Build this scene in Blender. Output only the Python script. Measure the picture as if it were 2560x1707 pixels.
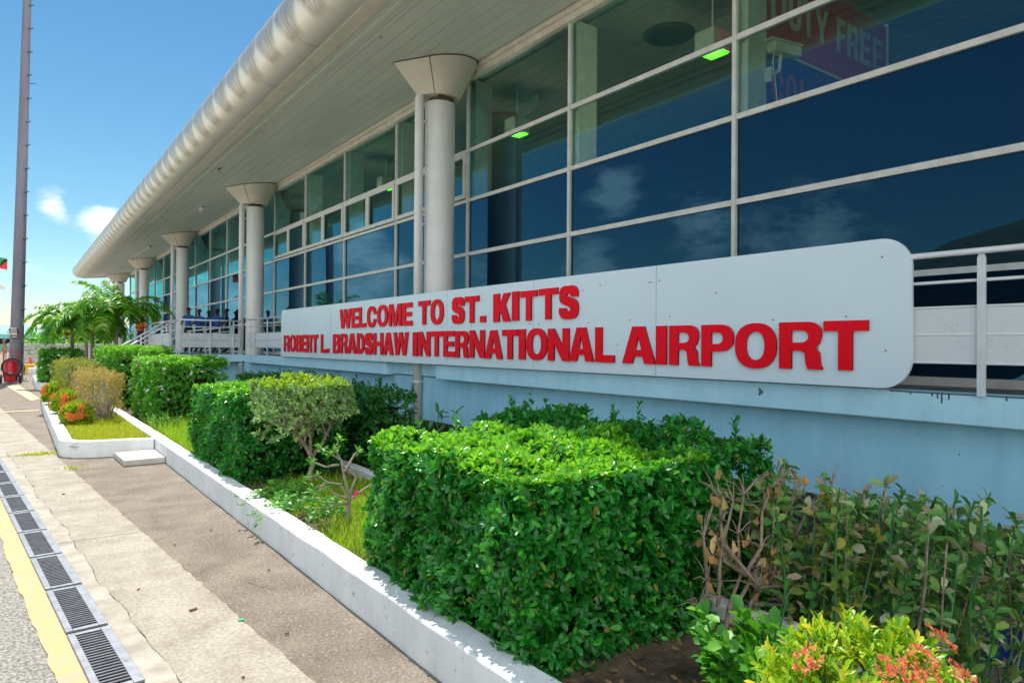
import bpy, bmesh, math, random
import numpy as np
from mathutils import Vector, Matrix

for o in list(bpy.data.objects): bpy.data.objects.remove(o)
sc = bpy.context.scene
COL = sc.collection
rng = np.random.default_rng(7)
random.seed(5)
R = math.radians

# ------------------------------------------------------------------ camera
cam_d = bpy.data.cameras.new('camera'); cam = bpy.data.objects.new('camera', cam_d); COL.objects.link(cam)
cam_d.sensor_width = 36; cam_d.lens = 24.0; cam_d.clip_start = 0.05; cam_d.clip_end = 6000
YAW, PITCH, ROLL = 36.044, 0.342, 0.4
M = Matrix.Rotation(R(-YAW), 4, 'Z') @ Matrix.Rotation(R(90+PITCH), 4, 'X') @ Matrix.Rotation(R(ROLL), 4, 'Z')
cam.matrix_world = Matrix.Translation((0, 0, 1.7)) @ M
sc.camera = cam

# ------------------------------------------------------------------ sun and sky
SUN = Vector((0.08, 0.60, 1.0)).normalized()
EL = math.asin(SUN.z); ROT = math.atan2(SUN.x, SUN.y)
sl = bpy.data.lights.new('sun', 'SUN'); sun = bpy.data.objects.new('sun', sl); COL.objects.link(sun)
sl.energy = 4.2; sl.angle = R(0.5); sl.color = (1.0, 0.95, 0.87)
sun.rotation_euler = SUN.to_track_quat('Z', 'Y').to_euler()

def nn(nt, typ, **kw):
    n = nt.nodes.new(typ)
    for k, v in kw.items():
        if k.startswith('i_'):
            key = k[2:]
            n.inputs[int(key) if key.isdigit() else key.replace('_', ' ')].default_value = v
        else: setattr(n, k, v)
    return n

world = bpy.data.worlds.new('World'); sc.world = world; world.use_nodes = True
nt = world.node_tree; nt.nodes.clear()
L = nt.links.new
sky = nn(nt, 'ShaderNodeTexSky', sky_type='NISHITA', sun_disc=False)
sky.sun_elevation = EL; sky.sun_rotation = ROT; sky.altitude = 0; sky.air_density = 1.0; sky.dust_density = 0.0; sky.ozone_density = 3.0
tc = nn(nt, 'ShaderNodeTexCoord')
noi = nn(nt, 'ShaderNodeTexNoise', i_Scale=17.0, i_Detail=8.0, i_Roughness=0.62)
mp = nn(nt, 'ShaderNodeMapping'); mp.inputs['Scale'].default_value = (1, 1, 2.2)
L(tc.outputs['Generated'], mp.inputs['Vector']); L(mp.outputs['Vector'], noi.inputs['Vector'])
# small fair-weather clouds: (direction, angular radius, weight)
CL = [((0.039, .986, .163), .019, .62), ((.088, .985, .150), .026, .78), ((.04, .996, .085), .04, .38), ((.10, .99, .10), .04, .3),
      ((-.686, .695, .216), .034, 1.5), ((-.669, .734, .116), .036, 1.2), ((-.775, .61, .168), .045, 1.0),
      ((-.402, .907, .128), .036, 1.4), ((-.415, .905, .091), .045, 1.2), ((-.858, .492, .146), .07, .75), ((-.82, .55, .142), .04, .7),
      ((-.22, .97, .06), .09, .7), ((-.55, .83, .08), .06, .5), ((-.12, .985, .10), .06, .7)]
acc = None
for d, r, w in CL:
    dv = Vector(d).normalized()
    dist = nn(nt, 'ShaderNodeVectorMath', operation='DISTANCE'); dist.inputs[1].default_value = dv
    L(tc.outputs['Generated'], dist.inputs[0])
    mr = nn(nt, 'ShaderNodeMapRange', i_1=0.0, i_2=r*1.9, i_3=w, i_4=0.0); mr.interpolation_type = 'SMOOTHSTEP'
    L(dist.outputs['Value'], mr.inputs[0])
    if acc is None: acc = mr.outputs[0]
    else:
        mx = nn(nt, 'ShaderNodeMath', operation='MAXIMUM'); L(acc, mx.inputs[0]); L(mr.outputs[0], mx.inputs[1]); acc = mx.outputs[0]
sb = nn(nt, 'ShaderNodeMath', operation='MULTIPLY_ADD', i_1=3.6, i_2=-2.05); L(noi.outputs['Fac'], sb.inputs[0])
ad = nn(nt, 'ShaderNodeMath', operation='ADD'); L(sb.outputs[0], ad.inputs[0]); L(acc, ad.inputs[1])
ml = nn(nt, 'ShaderNodeMath', operation='MULTIPLY', use_clamp=True); L(ad.outputs[0], ml.inputs[0])
ac2 = nn(nt, 'ShaderNodeMapRange', i_1=0.05, i_2=0.6, i_3=0.0, i_4=1.0); L(acc, ac2.inputs[0])
L(ac2.outputs[0], ml.inputs[1])
mix = nn(nt, 'ShaderNodeMix', data_type='RGBA'); mix.inputs['B'].default_value = (7.4, 7.7, 7.9, 1)
L(ml.outputs[0], mix.inputs['Factor'])
hs = nn(nt, 'ShaderNodeHueSaturation', i_Saturation=1.2, i_Value=0.66)
tn = nn(nt, 'ShaderNodeVectorMath', operation='MULTIPLY'); tn.inputs[1].default_value = (.90, .975, .88); L(sky.outputs[0], tn.inputs[0]); L(tn.outputs[0], hs.inputs['Color']); L(hs.outputs[0], mix.inputs['A'])
# added cloud bank behind the camera, out of view, to brighten shaded surfaces
sx_ = nn(nt, 'ShaderNodeSeparateXYZ'); L(tc.outputs['Generated'], sx_.inputs[0])
bk = nn(nt, 'ShaderNodeMapRange', i_1=.02, i_2=-.30, i_3=0.0, i_4=1.0); bk.interpolation_type = 'SMOOTHSTEP'; L(sx_.outputs['Y'], bk.inputs[0])
n5 = nn(nt, 'ShaderNodeTexNoise', i_Scale=3.2, i_Detail=8.0, i_Roughness=.6); L(mp.outputs['Vector'], n5.inputs['Vector'])
n6 = nn(nt, 'ShaderNodeMapRange', i_1=.36, i_2=.52, i_3=0.0, i_4=1.0); L(n5.outputs['Fac'], n6.inputs[0])
m5 = nn(nt, 'ShaderNodeMath', operation='MULTIPLY'); L(bk.outputs[0], m5.inputs[0]); L(n6.outputs[0], m5.inputs[1])
mix5 = nn(nt, 'ShaderNodeMix', data_type='RGBA'); mix5.inputs['B'].default_value = (11.0, 11.5, 11.6, 1); L(m5.outputs[0], mix5.inputs['Factor']); L(mix.outputs['Result'], mix5.inputs['A'])
bg = nn(nt, 'ShaderNodeBackground', i_Strength=0.14); L(mix5.outputs['Result'], bg.inputs['Color'])
wo = nn(nt, 'ShaderNodeOutputWorld'); L(bg.outputs[0], wo.inputs['Surface'])

sc.render.engine = 'CYCLES'
sc.view_settings.view_transform = 'Standard'; sc.view_settings.look = 'None'
sc.view_settings.gamma = 1; sc.view_settings.use_curve_mapping = False
sc.view_settings.exposure = 0.55
sc.cycles.max_bounces = 10; sc.cycles.transparent_max_bounces = 12; sc.cycles.transmission_bounces = 6
sc.cycles.diffuse_bounces = 5

# ------------------------------------------------------------------ materials
def base_mat(name):
    m = bpy.data.materials.new(name); m.use_nodes = True
    nt = m.node_tree; b = nt.nodes['Principled BSDF']
    return m, nt, b

def noise_mat(name, c1, c2, scale=8, rough=.7, detail=5, bump=0.0, bscale=60, spec=.5, lo=.35, hi=.65, metal=0, stretch=(1, 1, 1), speck=None, bdist=.01, grain=None, streak=0):
    """two-tone noise colour with optional fine bump and dark specks"""
    m, nt, b = base_mat(name); L = nt.links.new
    tc = nn(nt, 'ShaderNodeTexCoord'); mp = nn(nt, 'ShaderNodeMapping'); mp.inputs['Scale'].default_value = stretch
    g = nn(nt, 'ShaderNodeNewGeometry')
    L(g.outputs['Position'], mp.inputs['Vector'])
    n = nn(nt, 'ShaderNodeTexNoise', i_Scale=scale, i_Detail=detail, i_Roughness=.6); L(mp.outputs[0], n.inputs['Vector'])
    cr = nn(nt, 'ShaderNodeValToRGB'); cr.color_ramp.elements[0].position = lo; cr.color_ramp.elements[1].position = hi
    cr.color_ramp.elements[0].color = (*c1, 1); cr.color_ramp.elements[1].color = (*c2, 1)
    L(n.outputs['Fac'], cr.inputs[0]); col = cr.outputs[0]
    if streak:
        mp7 = nn(nt, 'ShaderNodeMapping'); mp7.inputs['Scale'].default_value = (3, 3, .35); L(g.outputs['Position'], mp7.inputs['Vector'])
        n7 = nn(nt, 'ShaderNodeTexNoise', i_Scale=1.6, i_Detail=6.0, i_Roughness=.65); L(mp7.outputs[0], n7.inputs['Vector'])
        m7 = nn(nt, 'ShaderNodeMapRange', i_1=.35, i_2=.62, i_3=1-streak, i_4=1.0); L(n7.outputs['Fac'], m7.inputs[0])
        x7 = nn(nt, 'ShaderNodeVectorMath', operation='SCALE'); L(col, x7.inputs[0]); L(m7.outputs[0], x7.inputs['Scale']); col = x7.outputs[0]
    if grain:
        n4 = nn(nt, 'ShaderNodeTexNoise', i_Scale=grain[0], i_Detail=3.0, i_Roughness=.7); L(g.outputs['Position'], n4.inputs['Vector'])
        m4 = nn(nt, 'ShaderNodeMapRange', i_1=.36, i_2=.60, i_3=grain[1], i_4=1.18); L(n4.outputs['Fac'], m4.inputs[0])
        x4 = nn(nt, 'ShaderNodeVectorMath', operation='SCALE'); L(col, x4.inputs[0]); L(m4.outputs[0], x4.inputs['Scale']); col = x4.outputs[0]
    if speck:
        sc_, thr, sc2 = speck[0], speck[1], speck[2]
        v = nn(nt, 'ShaderNodeTexNoise', i_Scale=sc_, i_Detail=2.0, i_Roughness=.5); L(g.outputs['Position'], v.inputs['Vector'])
        mr = nn(nt, 'ShaderNodeMapRange', i_1=thr, i_2=thr+.06, i_3=0.0, i_4=1.0); L(v.outputs['Fac'], mr.inputs[0])
        mx = nn(nt, 'ShaderNodeMix', data_type='RGBA'); L(mr.outputs[0], mx.inputs['Factor']); L(col, mx.inputs['A'])
        mx.inputs['B'].default_value = (*sc2, 1); col = mx.outputs['Result']
    L(col, b.inputs['Base Color'])
    b.inputs['Roughness'].default_value = rough; b.inputs['Metallic'].default_value = metal
    b.inputs['Specular IOR Level'].default_value = spec
    if bump:
        n2 = nn(nt, 'ShaderNodeTexNoise', i_Scale=bscale, i_Detail=4.0, i_Roughness=.7); L(g.outputs['Position'], n2.inputs['Vector'])
        bp = nn(nt, 'ShaderNodeBump', i_Strength=bump, i_Distance=bdist); L(n2.outputs['Fac'], bp.inputs['Height']); L(bp.outputs[0], b.inputs['Normal'])
    return m

def flat(name, c, rough=.6, metal=0, spec=.5, emit=None):
    k = .88
    m = noise_mat(name, tuple(x*k for x in c), tuple(min(1, x*1.06) for x in c), scale=5, rough=rough, metal=metal, spec=spec)
    if emit:
        b = m.node_tree.nodes['Principled BSDF']; b.inputs['Emission Color'].default_value = (*emit[0], 1); b.inputs['Emission Strength'].default_value = emit[1]
    return m

def leaf_mat(name, cols, rough=.38, trans=.35, tcol=(.25, .6, .05), spec=.5):
    """leaf colours vary per leaf (Random Per Island); thin-leaf translucency"""
    m, nt, b = base_mat(name); L = nt.links.new
    g = nn(nt, 'ShaderNodeNewGeometry')
    cr = nn(nt, 'ShaderNodeValToRGB'); cr.color_ramp.interpolation = 'LINEAR'
    while len(cr.color_ramp.elements) < len(cols): cr.color_ramp.elements.new(.5)
    for i, (p, c) in enumerate(cols):
        cr.color_ramp.elements[i].position = p; cr.color_ramp.elements[i].color = (*c, 1)
    L(g.outputs['Random Per Island'], cr.inputs[0])
    L(cr.outputs[0], b.inputs['Base Color']); b.inputs['Roughness'].default_value = rough
    b.inputs['Specular IOR Level'].default_value = spec
    t = nn(nt, 'ShaderNodeBsdfTranslucent')
    mt = nn(nt, 'ShaderNodeMix', data_type='RGBA'); mt.inputs['Factor'].default_value = .5; L(cr.outputs[0], mt.inputs['A']); mt.inputs['B'].default_value = (*tcol, 1)
    L(mt.outputs['Result'], t.inputs['Color'])
    ms = nn(nt, 'ShaderNodeMixShader', i_0=trans); L(b.outputs[0], ms.inputs[1]); L(t.outputs[0], ms.inputs[2])
    L(ms.outputs[0], nt.nodes['Material Output'].inputs['Surface'])
    return m

def glass_mat(name, tint, amount, rcol, ior, rough=0.0, streak=0.0):
    """tinted pane: fresnel mirror over a tinted see-through (or nearly opaque dark) body"""
    m, nt, b = base_mat(name); L = nt.links.new
    nt.nodes.remove(b)
    fr = nn(nt, 'ShaderNodeFresnel', i_IOR=ior)
    gl = nn(nt, 'ShaderNodeBsdfGlossy', i_Roughness=rough); gl.inputs['Color'].default_value = (*rcol, 1)
    tr = nn(nt, 'ShaderNodeBsdfTransparent'); tr.inputs['Color'].default_value = (*tint, 1)
    df = nn(nt, 'ShaderNodeBsdfDiffuse'); df.inputs['Color'].default_value = (.003, .010, .022, 1)
    g = nn(nt, 'ShaderNodeNewGeometry')
    m1 = nn(nt, 'ShaderNodeMixShader', i_0=amount); L(df.outputs[0], m1.inputs[1]); L(tr.outputs[0], m1.inputs[2])
    m2 = nn(nt, 'ShaderNodeMixShader'); L(fr.outputs[0], m2.inputs[0]); L(m1.outputs[0], m2.inputs[1]); L(gl.outputs[0], m2.inputs[2])
    n2 = nn(nt, 'ShaderNodeTexNoise', i_Scale=.45, i_Detail=2.0); L(g.outputs['Position'], n2.inputs['Vector'])
    bp = nn(nt, 'ShaderNodeBump', i_Strength=.05, i_Distance=.05); L(n2.outputs['Fac'], bp.inputs['Height']); L(bp.outputs[0], gl.inputs['Normal'])
    L(m2.outputs[0], nt.nodes['Material Output'].inputs['Surface'])
    return m

MT = {}
MT['kerb'] = noise_mat('white_kerb_paint', (.70, .71, .71), (.82, .83, .83), scale=3, rough=.75, streak=.10, bump=.7, bscale=30, lo=.25, hi=.55, speck=(22, .69, (.3, .28, .26)), bdist=.006)
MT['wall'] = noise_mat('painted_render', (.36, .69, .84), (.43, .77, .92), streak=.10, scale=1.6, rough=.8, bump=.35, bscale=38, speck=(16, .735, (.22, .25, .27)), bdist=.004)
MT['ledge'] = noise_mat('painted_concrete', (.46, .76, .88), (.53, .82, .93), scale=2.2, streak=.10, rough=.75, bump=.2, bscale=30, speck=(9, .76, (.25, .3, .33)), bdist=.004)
MT['asph'] = noise_mat('brown_asphalt', (.205, .163, .122), (.31, .258, .204), scale=2.4, rough=.95, bump=.9, bscale=130, grain=(48, .68), speck=(60, .64, (.60, .54, .46)), detail=10, bdist=.012)
MT['conc'] = noise_mat('worn_concrete', (.30, .26, .205), (.42, .375, .31), scale=3.0, rough=.95, bump=.7, bscale=110, grain=(42, .82), speck=(38, .67, (.30, .27, .23)), detail=11, lo=.3, hi=.62, bdist=.008)
MT['agg'] = noise_mat('exposed_aggregate', (.17, .16, .145), (.50, .47, .42), scale=55, rough=.95, bump=1.0, bscale=90, detail=3, lo=.38, hi=.62, bdist=.012)
MT['mortar'] = noise_mat('pale_mortar', (.33, .29, .235), (.50, .45, .38), scale=5, rough=.9, bump=.4, bscale=70)
MT['yel'] = noise_mat('faded_yellow_paint', (.44, .37, .27), (.58, .41, .20), scale=6, rough=.85, bump=.4, bscale=80, speck=(16, .63, (.45, .40, .33)), lo=.3, hi=.5)
MT['yel2'] = noise_mat('faded_yellow_road_paint', (.48, .42, .30), (.62, .50, .30), scale=4, rough=.85, bump=.4, bscale=80)
MT['soil'] = noise_mat('dry_soil', (.085, .055, .035), (.20, .145, .095), scale=9, rough=1, bump=1, bscale=60, detail=8, bdist=.03)
MT['lawn'] = noise_mat('lawn_ground', (.07, .09, .02), (.17, .15, .06), scale=6, rough=1, bump=1, bscale=60, bdist=.02)
MT['dark'] = noise_mat('dark_undercroft', (.012, .012, .014), (.025, .023, .023), scale=2, rough=.95)
MT['galv'] = noise_mat('galvanised_steel', (.20, .215, .24), (.28, .30, .33), scale=14, rough=.5, metal=.55, bump=.1, bscale=50)
MT['bars'] = noise_mat('dark_grate_bars', (.10, .105, .12), (.16, .165, .18), scale=14, rough=.5, metal=.4)
MT['black'] = flat('black_void', (.006, .006, .007), .9)
MT['alu'] = flat('cream_window_frame', (.66, .64, .585), .45)
MT['trim'] = flat('cream_trim', (.66, .60, .50), .5)
MT['cap'] = noise_mat('cream_capital_paint', (.60, .53, .43), (.68, .61, .50), scale=2, rough=.55)
MT['col'] = noise_mat('column_paint', (.72, .71, .68), (.78, .77, .74), streak=.10, scale=2.5, rough=.5, bump=.05, bscale=30)
MT['soffit'] = noise_mat('grey_soffit_board', (.63, .655, .58), (.71, .735, .66), scale=1.1, rough=.6, spec=.3, stretch=(1, .15, 1), speck=(2.6, .775, (.22, .17, .11)))
MT['rail'] = flat('rail_paint', (.66, .68, .70), .4)
MT['board'] = noise_mat('sign_board', (.66, .765, .82), (.71, .81, .865), scale=.8, rough=.4, speck=(7, .79, (.3, .35, .4)))
MT['red'] = noise_mat('red_sign_letter', (.86, .003, .014), (.92, .006, .022), scale=1.5, rough=.55, spec=.12, speck=(14, .77, (.8, .35, .35)))
MT['redside'] = flat('red_letter_edge', (.30, .006, .012), .5)
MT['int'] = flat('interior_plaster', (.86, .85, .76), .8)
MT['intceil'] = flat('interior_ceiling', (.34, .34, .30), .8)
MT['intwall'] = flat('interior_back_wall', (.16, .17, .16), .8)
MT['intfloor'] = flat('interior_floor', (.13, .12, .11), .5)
MT['bark'] = noise_mat('grey_bark', (.19, .14, .105), (.40, .31, .24), scale=22, rough=.95, bump=.6, bscale=60)
MT['barkp'] = noise_mat('pale_stem', (.30, .26, .20), (.44, .39, .31), scale=25, rough=.9, bump=.4, bscale=60)
MT['twig'] = noise_mat('brown_twigs', (.06, .04, .022), (.13, .09, .05), scale=30, rough=1)
MT['core'] = noise_mat('shaded_core_green', (.012, .022, .008), (.035, .045, .018), scale=26, rough=1, bump=1, bscale=30, bdist=.05)  # near-black green: shade inside the hedges put into the colour
G1, G2, G3 = (.012, .170, .020), (.022, .275, .030), (.08, .44, .03)
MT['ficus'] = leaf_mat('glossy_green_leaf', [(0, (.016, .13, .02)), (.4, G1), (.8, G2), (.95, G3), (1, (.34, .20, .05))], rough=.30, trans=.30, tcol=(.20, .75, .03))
MT['young'] = leaf_mat('young_leaf', [(0, (.06, .30, .02)), (.5, (.16, .50, .025)), (1, (.34, .66, .04))], rough=.28, trans=.38, tcol=(.45, .95, .04))
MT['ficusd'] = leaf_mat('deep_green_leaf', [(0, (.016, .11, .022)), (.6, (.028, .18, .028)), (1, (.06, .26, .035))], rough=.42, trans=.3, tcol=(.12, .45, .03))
MT['jas'] = leaf_mat('jasmine_leaf', [(0, (.025, .18, .02)), (.5, (.07, .33, .03)), (.95, (.18, .50, .04)), (1, (.35, .4, .06))], rough=.38, trans=.42, tcol=(.35, .85, .03))
MT['silver'] = leaf_mat('silver_leaf', [(0, (.16, .29, .12)), (.5, (.26, .45, .17)), (1, (.44, .64, .14))], rough=.55, trans=.3, tcol=(.35, .55, .1))
MT['ixl'] = leaf_mat('yellow_green_leaf', [(0, (.08, .28, .015)), (.4, (.24, .48, .015)), (.8, (.46, .62, .02)), (1, (.72, .58, .03))], rough=.38, trans=.35, tcol=(.5, .7, .02))
MT['orange2'] = leaf_mat('deep_orange_petal', [(0, (.80, .12, .01)), (.5, (.90, .24, .03)), (1, (.92, .40, .10))], rough=.6, trans=.3, tcol=(.9, .3, .05))
MT['orange'] = leaf_mat('orange_petal', [(0, (.72, .10, .03)), (.5, (.85, .20, .10)), (1, (.90, .36, .22))], rough=.6, trans=.3, tcol=(.9, .25, .1))
MT['brownl'] = leaf_mat('brown_yellow_leaf', [(0, (.28, .17, .06)), (.4, (.52, .36, .13)), (.7, (.58, .46, .10)), (1, (.32, .42, .06))], rough=.7, trans=.3, tcol=(.6, .4, .08))
MT['mixl'] = leaf_mat('green_yellow_leaf', [(0, (.08, .20, .02)), (.5, (.22, .30, .03)), (.8, (.40, .34, .06)), (1, (.45, .22, .04))], rough=.6, trans=.3, tcol=(.5, .6, .05))
MT['dead'] = leaf_mat('dead_leaf', [(0, (.34, .18, .06)), (.5, (.60, .36, .14)), (1, (.70, .52, .24))], rough=.8, trans=.25, tcol=(.8, .45, .1))
MT['varieg'] = leaf_mat('variegated_leaf', [(0, (.05, .20, .04)), (.4, (.12, .34, .06)), (.66, (.24, .42, .07)), (.8, (.50, .56, .32)), (.93, (.40, .26, .20)), (1, (.26, .42, .03))], rough=.5, trans=.2, tcol=(.4, .5, .1))
MT['gstem'] = flat('green_stem', (.035, .17, .05), .5)
MT['palm'] = leaf_mat('palm_leaflet', [(0, (.025, .15, .012)), (.5, (.07, .32, .018)), (.85, (.22, .50, .02)), (1, (.58, .56, .05))], rough=.38, trans=.42, tcol=(.3, .7, .02))
MT['cord'] = leaf_mat('dark_red_leaf', [(0, (.06, .012, .012)), (1, (.18, .03, .02))], rough=.5, trans=.2, tcol=(.3, .05, .02))
MT['grass'] = leaf_mat('grass_blade', [(0, (.11, .32, .01)), (.5, (.32, .54, .015)), (.9, (.52, .64, .03)), (1, (.55, .44, .08))], rough=.6, trans=.4, tcol=(.45, .75, .02))
MT['grassy'] = leaf_mat('yellow_grass_blade', [(0, (.24, .40, .01)), (.5, (.50, .58, .02)), (1, (.70, .56, .06))], rough=.7, trans=.4, tcol=(.6, .7, .03))
MT['white_f'] = leaf_mat('white_petal', [(0, (.75, .75, .70)), (1, (.85, .85, .8))], rough=.7, trans=.2, tcol=(.9, .9, .8))
MT['pink_f'] = leaf_mat('pink_petal', [(0, (.75, .03, .16)), (1, (.85, .15, .30))], rough=.6, trans=.3, tcol=(.9, .1, .3))
MT['hib'] = leaf_mat('hibiscus_leaf', [(0, (.02, .14, .015)), (.5, (.06, .28, .02)), (1, (.16, .42, .03))], rough=.4, trans=.35, tcol=(.25, .75, .03))
MT['litter'] = leaf_mat('leaf_litter', [(0, (.10, .05, .02)), (1, (.30, .17, .07))], rough=.9, trans=.05)

# roof edge tube: painted metal, rolled sheets with seams and grime on the lower half
def tube_mat():
    m, nt, b = base_mat('rolled_metal_edge'); L = nt.links.new
    g = nn(nt, 'ShaderNodeNewGeometry'); sp = nn(nt, 'ShaderNodeSeparateXYZ'); L(g.outputs['Position'], sp.inputs[0])
    sn = nn(nt, 'ShaderNodeSeparateXYZ'); L(g.outputs['Normal'], sn.inputs[0])
    # scalloped smudge inside every sheet
    md = nn(nt, 'ShaderNodeMath', operation='FLOORED_MODULO', i_1=1.06)
    a0 = nn(nt, 'ShaderNodeMath', operation='ADD', i_1=0.26); L(sp.outputs['Y'], a0.inputs[0]); L(a0.outputs[0], md.inputs[0])
    c = nn(nt, 'ShaderNodeMath', operation='SUBTRACT', i_1=.53); L(md.outputs[0], c.inputs[0])
    ab = nn(nt, 'ShaderNodeMath', operation='ABSOLUTE'); L(c.outputs[0], ab.inputs[0])
    # height in the arc: smudge wider up the side, ends square near the bottom
    mz = nn(nt, 'ShaderNodeMapRange', i_1=6.62, i_2=7.0, i_3=.30, i_4=.56); L(sp.outputs['Z'], mz.inputs[0])
    df = nn(nt, 'ShaderNodeMath', operation='SUBTRACT'); L(mz.outputs[0], df.inputs[0]); L(ab.outputs[0], df.inputs[1])
    e = nn(nt, 'ShaderNodeMapRange', i_1=-.02, i_2=.14, i_3=0.0, i_4=1.0); L(df.outputs[0], e.inputs[0])
    mp = nn(nt, 'ShaderNodeMapping'); mp.inputs['Scale'].default_value = (1.5, 14, 1.5); L(g.outputs['Position'], mp.inputs['Vector'])
    n = nn(nt, 'ShaderNodeTexNoise', i_Scale=3.0, i_Detail=6.0, i_Roughness=.65); L(mp.outputs[0], n.inputs['Vector'])
    nr = nn(nt, 'ShaderNodeMapRange', i_1=.3, i_2=.7, i_3=.15, i_4=1.0); L(n.outputs['Fac'], nr.inputs[0])
    bt = nn(nt, 'ShaderNodeMapRange', i_1=6.57, i_2=6.63, i_3=0.0, i_4=1.0); L(sp.outputs['Z'], bt.inputs[0])
    m1 = nn(nt, 'ShaderNodeMath', operation='MULTIPLY'); L(e.outputs[0], m1.inputs[0]); L(nr.outputs[0], m1.inputs[1])
    m2 = nn(nt, 'ShaderNodeMath', operation='MULTIPLY', use_clamp=True); L(m1.outputs[0], m2.inputs[0]); L(bt.outputs[0], m2.inputs[1])
    mx = nn(nt, 'ShaderNodeMix', data_type='RGBA'); mx.inputs['A'].default_value = (.74, .69, .61, 1); mx.inputs['B'].default_value = (.20, .17, .13, 1)
    L(m2.outputs[0], mx.inputs['Factor'])
    L(mx.outputs['Result'], b.inputs['Base Color']); b.inputs['Metallic'].default_value = .30; b.inputs['Roughness'].default_value = .36
    n3 = nn(nt, 'ShaderNodeTexNoise', i_Scale=2.2, i_Detail=2.0); L(g.outputs['Position'], n3.inputs['Vector'])
    bp = nn(nt, 'ShaderNodeBump', i_Strength=.10, i_Distance=.05); L(n3.outputs['Fac'], bp.inputs['Height']); L(bp.outputs[0], b.inputs['Normal'])
    return m
MT['tube'] = tube_mat()
# perforated infill panel: rows of punched holes, the paint blocking many of them
def perf_mat():
    m, nt, b = base_mat('perforated_panel'); L = nt.links.new
    g = nn(nt, 'ShaderNodeNewGeometry')
    v = nn(nt, 'ShaderNodeTexVoronoi', i_Scale=85.0, i_Randomness=.15); L(g.outputs['Position'], v.inputs['Vector'])
    h = nn(nt, 'ShaderNodeMapRange', i_1=.28, i_2=.36, i_3=1.0, i_4=0.0); L(v.outputs['Distance'], h.inputs[0])
    n = nn(nt, 'ShaderNodeTexNoise', i_Scale=6.0, i_Detail=6.0); L(g.outputs['Position'], n.inputs['Vector'])
    t = nn(nt, 'ShaderNodeMapRange', i_1=.50, i_2=.60, i_3=0.0, i_4=.8); L(n.outputs['Fac'], t.inputs[0])
    mu = nn(nt, 'ShaderNodeMath', operation='MULTIPLY'); L(h.outputs[0], mu.inputs[0]); L(t.outputs[0], mu.inputs[1])
    mx = nn(nt, 'ShaderNodeMix', data_type='RGBA'); mx.inputs['A'].default_value = (.68, .69, .70, 1); mx.inputs['B'].default_value = (.12, .14, .18, 1)
    L(mu.outputs[0], mx.inputs['Factor']); L(mx.outputs['Result'], b.inputs['Base Color']); b.inputs['Roughness'].default_value = .55
    return m
MT['perf'] = perf_mat()
MT['glass_up'] = glass_mat('tinted_upper_glass', (.84, .90, .76), .985, (.20, .85, 1.0), 2.0)
MT['glass_lo'] = glass_mat('dark_blue_lower_glass', (.05, .09, .13), .10, (.28, .69, .96), 1.82)

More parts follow.
